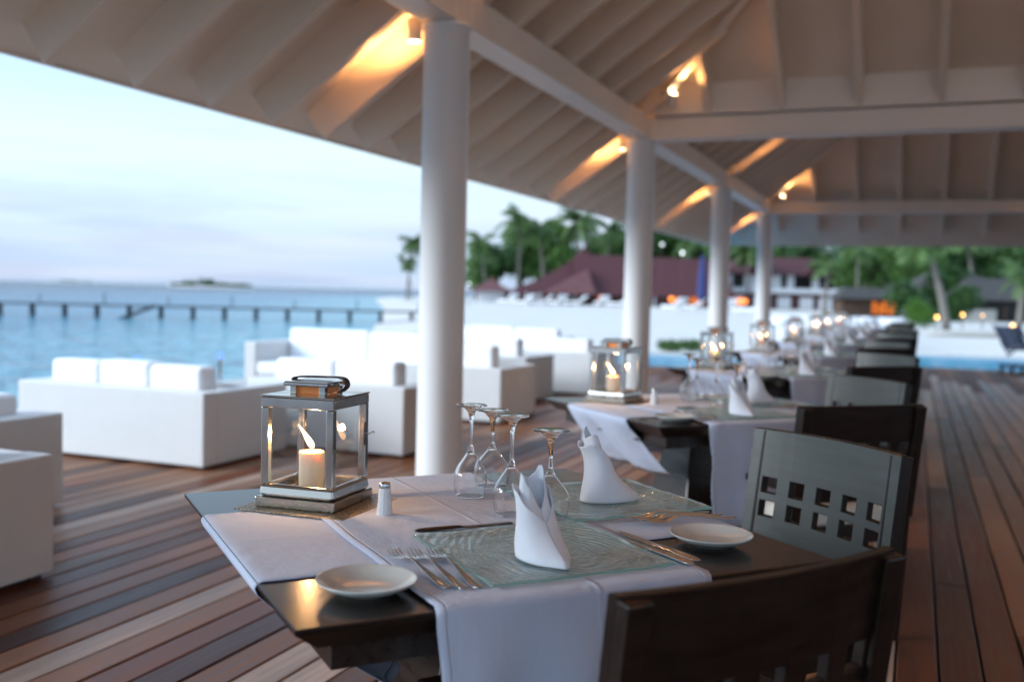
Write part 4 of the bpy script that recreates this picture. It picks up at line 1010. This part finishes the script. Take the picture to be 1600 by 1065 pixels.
def make_tree(seed, H, R, mat):
    rd = random.Random(seed); r = empty('broadleaf_tree')
    MB().tube([(0, 0, 0), (.1, .05, H * .3), (.0, .1, H * .62)], [.35, .26, .14], 8).build('trunk', M['trunk'], r)
    lb = MB()
    b = MB()
    for k in range(11):
        a = rd.uniform(0, 6.3); q = rd.uniform(.1, .85); c = Vector((math.cos(a) * R * q * .85, math.sin(a) * R * q * .85, H * rd.uniform(.38, .84)))
        lb.tube([(0, .05, H * rd.uniform(.3, .5)), tuple(c)], [.10, .03], 5)
        clump(b, c, R * .42, R * .42, H * .17, 260, R * .15, rd, .35)
    lb.build('limbs', M['trunk'], r); b.build('crown', M[mat], r); return r
def make_bush(seed, R, H, mat, n=900):
    rd = random.Random(seed); r = empty('shrub'); b = MB()
    for k in range(9):
        a = rd.uniform(0, 6.3); q = rd.uniform(0, .6); clump(b, (math.cos(a) * R * q, math.sin(a) * R * q, H * rd.uniform(.3, .7)), R * .5, R * .5, H * .35, n // 9, R * .2, rd, .3)
    b.build('foliage', M[mat], r)
    MB().tube([(0, 0, 0), (0, 0, H * .6)], [.08, .03], 6).build('stem', M['trunk'], r); return r
palms = [make_palm(1, 11, 1.2, 26, 3.9), make_palm(2, 11, -1.4, 28, 3.9), make_palm(3, 11, .3, 26, 3.9)]
trees = [make_tree(11, 10, 5, 'leaf_mid'), make_tree(12, 10, 5, 'leaf_dark'), make_tree(13, 10, 5, 'leaf_mid')]
usedt = set()
def plant(proto, px, dist, h, h0, label, cat, group, rz=None, z=SAND_Z):
    x, y = bearing(px, dist); o = proto
    if id(proto) in usedt: o = dup(proto)
    usedt.add(id(proto)); o.location = (x, y, z); o.rotation_euler = (0, 0, random.uniform(0, 6) if rz is None else rz); o.scale = (h / h0,) * 3
    return tag(o, label, cat, group)
GP, GT = 'coconut palms along the beach', 'leafy trees behind the beach houses'
def topz(px, py, dist): hor = 455.5 + .0205 * (px - 800); return (hor - py) / 1556.2 * dist + CAMZ - SAND_Z
for i, (px, py, dist, k, lb) in enumerate([(634, 376, 165, 0, 'lone coconut palm left of the nearest column at the water'), (757, 372, 168, 1, 'coconut palm left of the tall red roof'), (806, 338, 172, 2, 'tallest coconut palm left of the red roof peak'), (848, 350, 176, 0, 'coconut palm close behind the red roof slope'), (906, 340, 168, 1, 'coconut palm rising over the red roof peak'), (945, 352, 172, 2, 'coconut palm right of the red roof peak under the eave'),
      (1068, 372, 175, 0, 'coconut palm behind the long red roof near the second column'), (1168, 388, 150, 1, 'coconut palm left of the white balcony house'), (1335, 380, 120, 2, 'coconut palm right of the white balcony house')]):
    plant(palms[k], px, dist, topz(px, py, dist) * 1.0, 11.6, lb, 'palm tree', GP)
for i, (px, py, dist, k, lb) in enumerate([(742, 412, 185, 0, 'low leafy tree just right of the nearest column'), (775, 385, 190, 1, 'dark leafy tree left of the red roof'), (812, 370, 195, 2, 'leafy tree behind the red roof slope'), (852, 368, 190, 0, 'leafy tree beside the red roof peak'), (895, 385, 200, 1, 'dark leafy tree behind the red roof peak'), (940, 378, 195, 2, 'leafy tree right of the red roof peak'),
      (985, 366, 190, 1, 'dark leafy tree behind the second column'), (1035, 372, 190, 0, 'leafy tree over the long red roof'), (1080, 378, 188, 1, 'dark leafy tree over the end of the long red roof'), (1122, 385, 185, 2, 'leafy tree between the long red roof and the white house'), (1160, 380, 185, 1, 'dark leafy tree behind the white house at left'), (1215, 378, 182, 0, 'leafy tree behind the white house roof'), (1265, 380, 180, 1, 'dark leafy tree behind the white house gable'),
      (1318, 392, 140, 1, 'dark leafy tree right of the white house'), (1350, 372, 135, 0, 'leafy tree above the orange-lit hut'), (1388, 380, 130, 1, 'dark leafy tree behind the orange-lit hut'), (1425, 370, 125, 2, 'leafy tree behind the leaning palm'), (1470, 365, 130, 1, 'dark leafy tree behind the leaning palm trunk'), (1515, 372, 135, 1, 'dark leafy tree behind the thatched roof'), (1560, 365, 130, 0, 'leafy tree at right beyond the thatched roof'), (1610, 370, 125, 1, 'dark leafy tree at the right picture edge')]):
    plant(trees[k], px, dist, topz(px, py, dist) * 1.18, 9.6, lb, 'tree', GT)
plant(palms[1], 641, 163, 6.4, 11.6, 'short palm leaning beside the lone palm at the water', 'palm tree', GP)
lp = make_palm(21, 5.2, -1.45, 20, 2.4); plant(lp, 1478, 58, 5.2, 5.2, 'leaning coconut palm with pale bare trunk on the right-hand beach', 'palm tree', GP, rz=TH)
lp2 = make_palm(22, 7.5, -1.1, 18, 2.6); plant(lp2, 1348 + 175, 95, 7.5, 7.5, 'palm with thin grey trunk beside the thatched roof', 'palm tree', GP, rz=TH)
lp3 = make_palm(23, 3.6, .25, 18, 2.3); plant(lp3, 1592, 72, 3.6, 3.6, 'short palm with drooping crown at the right picture edge', 'palm tree', GP, rz=0)
lp4 = make_palm(24, 5.0, .2, 16, 2.4); plant(lp4, 1287, 110, 5.4, 5.0, 'slim palm in front of the white balcony house', 'palm tree', GP, rz=0)
bd = make_bush(34, 1.3, 2.0, 'leaf_dark', 1100)
def bd_first(): return bd
bs = make_bush(31, 1.15, 1.9, 'leaf_bright'); plant(bs, 1442, 62, 1, 1, 'bright green round shrub left of the leaning palm trunk', 'shrub', 'shrubs')
for i, (px, dist, h, lb) in enumerate(((1412, 78, 3.4, 'dark shrub beside the orange-lit hut'), (1500, 84, 3.2, 'dark shrub left of the thatched bar'), (1330, 100, 3.0, 'dark shrub between the white house and the hut'), (1560, 96, 5.5, 'tall dark shrub behind the thatched bar'), (1470, 92, 5.2, 'tall dark shrub behind the leaning palm foot'))):
    o = plant(bd, px, dist, h, 2.0, lb, 'shrub', 'shrubs') if i else plant(bd_first(), px, dist, h, 2.0, lb, 'shrub', 'shrubs')
b2 = make_bush(32, .5, .36, 'leaf_mid', 500); plant(b2, 1046, 28.6, 1, 1, 'low green shrub on the pool edge right of the second column', 'shrub', 'shrubs')
o = dup(b2); usedt.add(id(o)); x, y = bearing(1080, 29.2); o.location = (x, y, SAND_Z); tag(o, 'low green shrub on the pool edge left of the third table lantern', 'shrub', 'shrubs')
o = dup(b2); x, y = bearing(960, 27.2); o.location = (x, y, SAND_Z); tag(o, 'low green shrub behind the lounge just left of the second column', 'shrub', 'shrubs')
b3 = make_bush(33, 3.2, 1.8, 'leaf_mid'); plant(b3, 772, 152, 1, 1, 'wide green shrub in front of the low red roof', 'shrub', 'shrubs')

# ------------------------------------------------------------------ red-roofed lodge
def house(name, px, dist, label, cat, rz=TH): x, y = bearing(px, dist); return empty(name, (x, y, SAND_Z), rz, label, cat)
S_ = 150 / 1556.2
lod = house('beach_lodge', 905, 150, 'wide beach lodge with swooping dark red peaked roof', 'house')
def swoop(cx, cy, w, d, h, z0, ox=0, n=9, pw=1.7):
    b = MB(); rows = []
    for i in range(n + 1):
        q = i / n; k = (1 - q) ** pw; k = max(k, .012); hx, hy = w / 2 * k, d / 2 * k; x0 = cx + ox * (1 - k)
        rows.append([(x0 - hx, cy - hy, z0 + h * q), (x0 + hx, cy - hy, z0 + h * q), (x0 + hx, cy + hy, z0 + h * q), (x0 - hx, cy + hy, z0 + h * q)])
    b.ribbon(rows, closed=True, smooth=False); return b
swoop(-3.0, 2, 17, 14, 8.1, 1.55, 3.8).build('peaked_roof', M['roof_red'], lod)
b = MB(); x0, x1 = -1, 22; b.add([(x0, -6, 1.55), (x1, -6, 1.55), (x1 - 1, 0, 7.2), (x0, 0, 7.6), (x0, 6, 1.55), (x1, 6, 1.55)], [(0, 1, 2, 3), (3, 2, 5, 4), (1, 5, 2), (0, 3, 4)]); b.build('long_roof', M['roof_red'], lod)
b = MB(); b.add([(-5.5, -8, 1.6), (1.6, -8, 1.6), (0.8, -4, 5.2), (.8, 2, 5.4), (-6, 0, 1.6), (4, 0, 1.6)], [(0, 1, 2), (0, 2, 3, 4), (1, 5, 3, 2)]); b.build('porch_roof', M['roof_pale'], lod)
swoop(-13.4, 0, 7.5, 7, 2.3, 1.7, 0).build('wing_roof', M['roof_pale'], lod)
MB().bb(-9, 19.5, -4.6, 5, 0, 1.9).build('wall', M['house_red'], lod)
MB().bb(-15.5, -11.4, -2, 2.5, 0, 1.9).build('wing_wall', M['house_white'], lod)
w0 = None
for x in (2.3, 13.0, 15.6, 16.6):
    f = MB().bb(x, x + 1.1, -4.72, -4.603, .55, 1.5).build('window', M['glow_window'], lod)
for x in (-8.2, -6.2, -3.6, -1.2, 3.9, 6.2, 8.2, 10.4, 19): MB().bb(x - .1, x + .1, -5.5, -5.3, 0, 1.62).build('post', M['house_white'], lod)
# two-storey white house
wh = house('balcony_house', 1222, 152, 'two-storey white house with balcony and dark red gables', 'house')
MB().bb(-8.5, 8.6, 0, 8, .0, 2.45).build('lower_wall', M['house_red'], wh); MB().bb(-8.4, 8.5, 1.2, 8, 2.72, 5.3).build('upper_wall', M['house_dark'], wh)
MB().bb(-8.8, 8.9, -.9, 1.0, 2.46, 2.70).build('balcony_slab', M['house_white'], wh)
MB().bb(-8.8, 8.9, -.9, -.8, 2.72, 3.2).build('balustrade', M['house_white'], wh)
for x in (-8.4, -5.6, -1.9, 1.0, 4.8, 8.3):
    MB().bb(x - .55, x + (1.4 if x in (-1.9, -5.6) else .5), -.2, .2, 2.74, 5.2).build('pier', M['house_white'], wh)
for x in (-8.0, -4.5, -.9, 2.5, 5.4): MB().bb(x, x + 2.0, -.12, -.003, .1, 1.9).build('door', M['house_white'], wh)
b = MB(); b.add([(-9.4, -1.4, 5.2), (9.5, -1.4, 5.2), (9.5, 9, 5.2), (-9.4, 9, 5.2), (-6, 3.8, 8.0), (6, 3.8, 8.0)], [(0, 1, 5, 4), (1, 2, 5), (2, 3, 4, 5), (3, 0, 4)]); b.build('roof', M['roof_red'], wh)
for x in (-4.2, 4.6):
    b = MB(); b.add([(x - 2.4, -1.8, 5.1), (x + 2.4, -1.8, 5.1), (x, -1.8, 7.4), (x - 2.4, 3, 5.1), (x + 2.4, 3, 5.1), (x, 3, 7.4)], [(0, 1, 2), (0, 2, 5, 3), (1, 4, 5, 2)]); b.build('gable', M['roof_red'], wh)
for x in (-7.2, -6.4, -5.6): MB().bb(x - .3, x + .3, -.24, -.13, .75, 1.4).build('lit_window', M['glow_orange'], wh)
# orange-lit hut and thatched pavilion
hut = house('beach_hut', 1390, 96, 'small brown hut glowing orange inside beyond the chairs', 'hut')
MB().bb(-4.2, 1.6, 1.5, 4, 0, 1.85).build('wall', M['brown_wood'], hut)
for x, zz in ((-1.25, 1.55), (-.72, 1.3), (-.25, 1.6), (.3, 1.2), (.7, 1.45)): MB().bb(x, x + .36, 1.38, 1.497, .35, zz).build('lit_opening', M['glow_window'], hut)
b = MB(); b.add([(-5, .6, 1.8), (2.2, .6, 1.8), (2.2, 4.6, 1.8), (-5, 4.6, 1.8), (-3.6, 2.6, 2.9), (.8, 2.6, 2.9)], [(0, 1, 5, 4), (1, 2, 5), (2, 3, 4, 5), (3, 0, 4)]); b.build('roof', M['thatch'], hut)
th = house('thatched_bar', 1545, 88, 'open beach bar with grey thatched roofs and pale counter', 'beach bar')
for x, y, w, d, z0, h in ((1.2, 2, 9.5, 6, 1.9, 2.0), (-1.0, 6, 8, 5, 2.9, 1.6)):
    b = MB(); b.add([(x - w / 2, y - d / 2, z0), (x + w / 2, y - d / 2, z0), (x + w / 2, y + d / 2, z0), (x - w / 2, y + d / 2, z0), (x - w / 4, y, z0 + h), (x + w / 4, y, z0 + h)], [(0, 1, 5, 4), (1, 2, 5), (2, 3, 4, 5), (3, 0, 4), (3, 2, 1, 0)]); b.build('thatch_roof', M['thatch'], th)
MB().bb(-2.4, .6, 0, .7, 0, 1.1).build('counter', M['pale_stone'], th); MB().bb(-3.2, 5, 3.2, 3.6, 0, 2.2).build('back_wall', M['house_dark'], th)
for x in (-3.0, 1.2, 4.8): MB().tube([(x, -.4, 0), (x, -.4, 2.0)], .09, 8).build('post', M['brown_wood'], th)
# small lamps on the beach (their glow shows as round spots)
def beach_lamp(px, dist, z, col, rad, label):
    x, y = bearing(px, dist); r = empty('garden_lamp', (x, y, SAND_Z), 0, label, 'lamp', 'glowing lamps beyond the deck')
    h = z - SAND_Z
    MB().tube([(0, 0, 0), (0, 0, h - rad)], .03, 6).build('post', M['brown_wood'], r)
    MB().lathe([(0, h - rad), (rad * .7, h - rad * .7), (rad, h), (rad * .7, h + rad * .7), (0, h + rad)], 12).build('globe', M[col], r)
def zat(px, py, dist): return (455.5 + .0205 * (px - 800) - py) / 1556.2 * dist + CAMZ
for px, py, dist, col, rad, lb in ((1047, 465, 120, 'glow_orange', .30, 'orange lamp on the beach right of the second column'), (1463, 492, 55, 'glow_yellow', .085, 'small yellow lamp left of the leaning palm foot'), (1503, 488, 60, 'glow_yellow', .085, 'small yellow lamp in front of the beach bar counter'), (1582, 505, 46, 'glow_yellow', .085, 'small yellow lamp at the right picture edge'), (1534, 489, 62, 'glow_yellow', .05, 'faint yellow lamp right of the bar counter'),
      (1030, 380, 110, 'glow_white', .15, 'pale lamp high among the trees right of the second column'), (1062, 393, 112, 'glow_white', .19, 'bright pale lamp among the trees over the long red roof'), (731, 442, 100, 'glow_white', .10, 'pale lamp beside the nearest column over the beach')):
    beach_lamp(px, dist, zat(px, py, dist), col, rad, lb)
# furled blue parasol
def parasol(px, dist, h, label):
    x, y = bearing(px, dist); r = empty('parasol', (x, y, SAND_Z), 0, label, 'parasol')
    MB().tube([(0, 0, 0), (0, 0, h)], .05, 8).build('pole', M['house_white'], r)
    MB().lathe([(.06, h), (.22, h - .5), (.38, h - 2.2), (.42, h - 3.9), (.30, h - 4.3), (.1, h - 4.4)], 10, smooth=False).build('canopy', M['blue_canvas'], r)
parasol(1094, 95, 5.6, 'tall furled dark blue parasol on the beach left of the third column')
# white loungers and draped tables on the sand
def make_lounger():
    r = empty('beach_lounger')
    MB().bb(-.35, .35, -1.0, .35, .32, .46).build('mattress', M['cushion'], r, bevel=.03); b = MB(); b.beam((0, .35, .40), (0, 1.0, .95), .7, .13); b.build('backrest', M['cushion'], r, bevel=.03)
    for sx in (-1, 1):
        for y in (-.9, .3): MB().bb(sx * .3 - .03, sx * .3 + .03, y - .03, y + .03, 0, .318).build('leg', M['house_white'], r)
    return r
lo = make_lounger(); k = 0
for px, dist, rz in ((792, 118, .6), (816, 112, .9), (842, 115, 1.4), (870, 117, .5), (897, 122, 1.2), (938, 120, .2), (966, 117, .8), (1052, 100, .5), (1078, 104, 1.1), (1130, 92, .3), (1170, 90, .9)):
    x, y = bearing(px, dist); o = lo if k == 0 else dup(lo); o.location = (x, y, SAND_Z); o.rotation_euler = (0, 0, TH + rz + PI); o.scale = (1.5, 1.5, 1.5)
    tag(o, '%s white padded lounger from the left on the sand before the lodge' % ['first', 'second', 'third', 'fourth', 'fifth', 'sixth', 'seventh', 'eighth', 'ninth', 'tenth', 'last'][k], 'lounger', 'white loungers before the lodge'); k += 1
def make_white_table():
    r = empty('draped_table'); MB().bb(-.55, .55, -.55, .55, .70, .75).build('top', M['house_white'], r, bevel=.01)
    b = MB(); n = 28; rows = []
    for i in range(5):
        q = i / 4; rows.append([((.56 + .05 * q * math.sin(k * 2.6)) * max(-1, min(1, 1.35 * math.cos(2 * PI * k / n))), (.56 + .05 * q * math.sin(k * 2.1)) * max(-1, min(1, 1.35 * math.sin(2 * PI * k / n))), .752 - .72 * q) for k in range(n)])
    b.ribbon(rows, closed=True); b.build('cloth', M['house_white'], r); return r
wt = make_white_table(); k = 0
for dist in (30, 34, 39, 45, 52):
    for q in range(5):
        px = 1212 + q * 42 + (dist % 7) * 4 - (52 - dist) * .6
        if px < 1195: continue
        x, y = bearing(px, dist); o = wt if k == 0 else dup(wt); o.location = (x, y, SAND_Z); o.rotation_euler = (0, 0, .4 * k)
        tag(o, 'white draped table, %s from the left in the %s row beyond the pool' % (['first', 'second', 'third', 'fourth', 'fifth'][q], {30: 'nearest', 34: 'second', 39: 'third', 45: 'fourth', 52: 'farthest'}[dist]), 'table', 'white tables on the beach'); k += 1
# things at the right of the sand
x, y = bearing(1520, 47); r = empty('driftwood_log', (x, y, SAND_Z), TH, 'long pale log lying on the sand at the right', 'log')
MB().tube([(-2.2, 0, .12), (-.8, .1, .16), (.9, 0, .14), (2.4, .15, .10)], [.10, .15, .16, .08], 10).build('trunk', M['pale_stone'], r)
x, y = bearing(1597, 27); r = empty('sling_chair', (x, y, SAND_Z), TH, 'dark navy sling chair by the pool at the right picture edge', 'chair')
b = MB(); b.ribbon([[(-.34, yy, zz), (.34, yy, zz)] for yy, zz in ((-.75, .50), (-.3, .40), (.1, .36), (.45, .55), (.85, .98))]); b.build('sling', M['navy'], r, solid=.03)
for sx in (-1, 1):
    b = MB(); b.tube([(sx * .36, -.8, .52), (sx * .36, .1, .38), (sx * .36, .9, 1.02)], .03, 6); b.build('side_rail', M['navy'], r)
    b = MB(); b.tube([(sx * .36, -.5, .45), (sx * .36, .4, 0)], .028, 6); b.build('leg', M['navy'], r)
    b = MB(); b.tube([(sx * .36, .4, .55), (sx * .36, -.4, 0)], .028, 6); b.build('leg', M['navy'], r)
x, y = bearing(1592, 17.2); r = empty('floor_tray', (x, y, 0), TH, 'small dark low tray table on the deck edge at right', 'tray table')
MB().bb(-.22, .22, -.22, .22, .12, .16).build('tray', M['navy'], r, bevel=.005)
for sx in (-1, 1):
    for sy in (-1, 1): MB().bb(sx * .18 - .02, sx * .18 + .02, sy * .18 - .02, sy * .18 + .02, 0, .119).build('leg', M['navy'], r)
print('objects', len(bpy.data.objects), 'mesh faces', sum(len(o.data.polygons) for o in bpy.data.objects if o.type == 'MESH'))
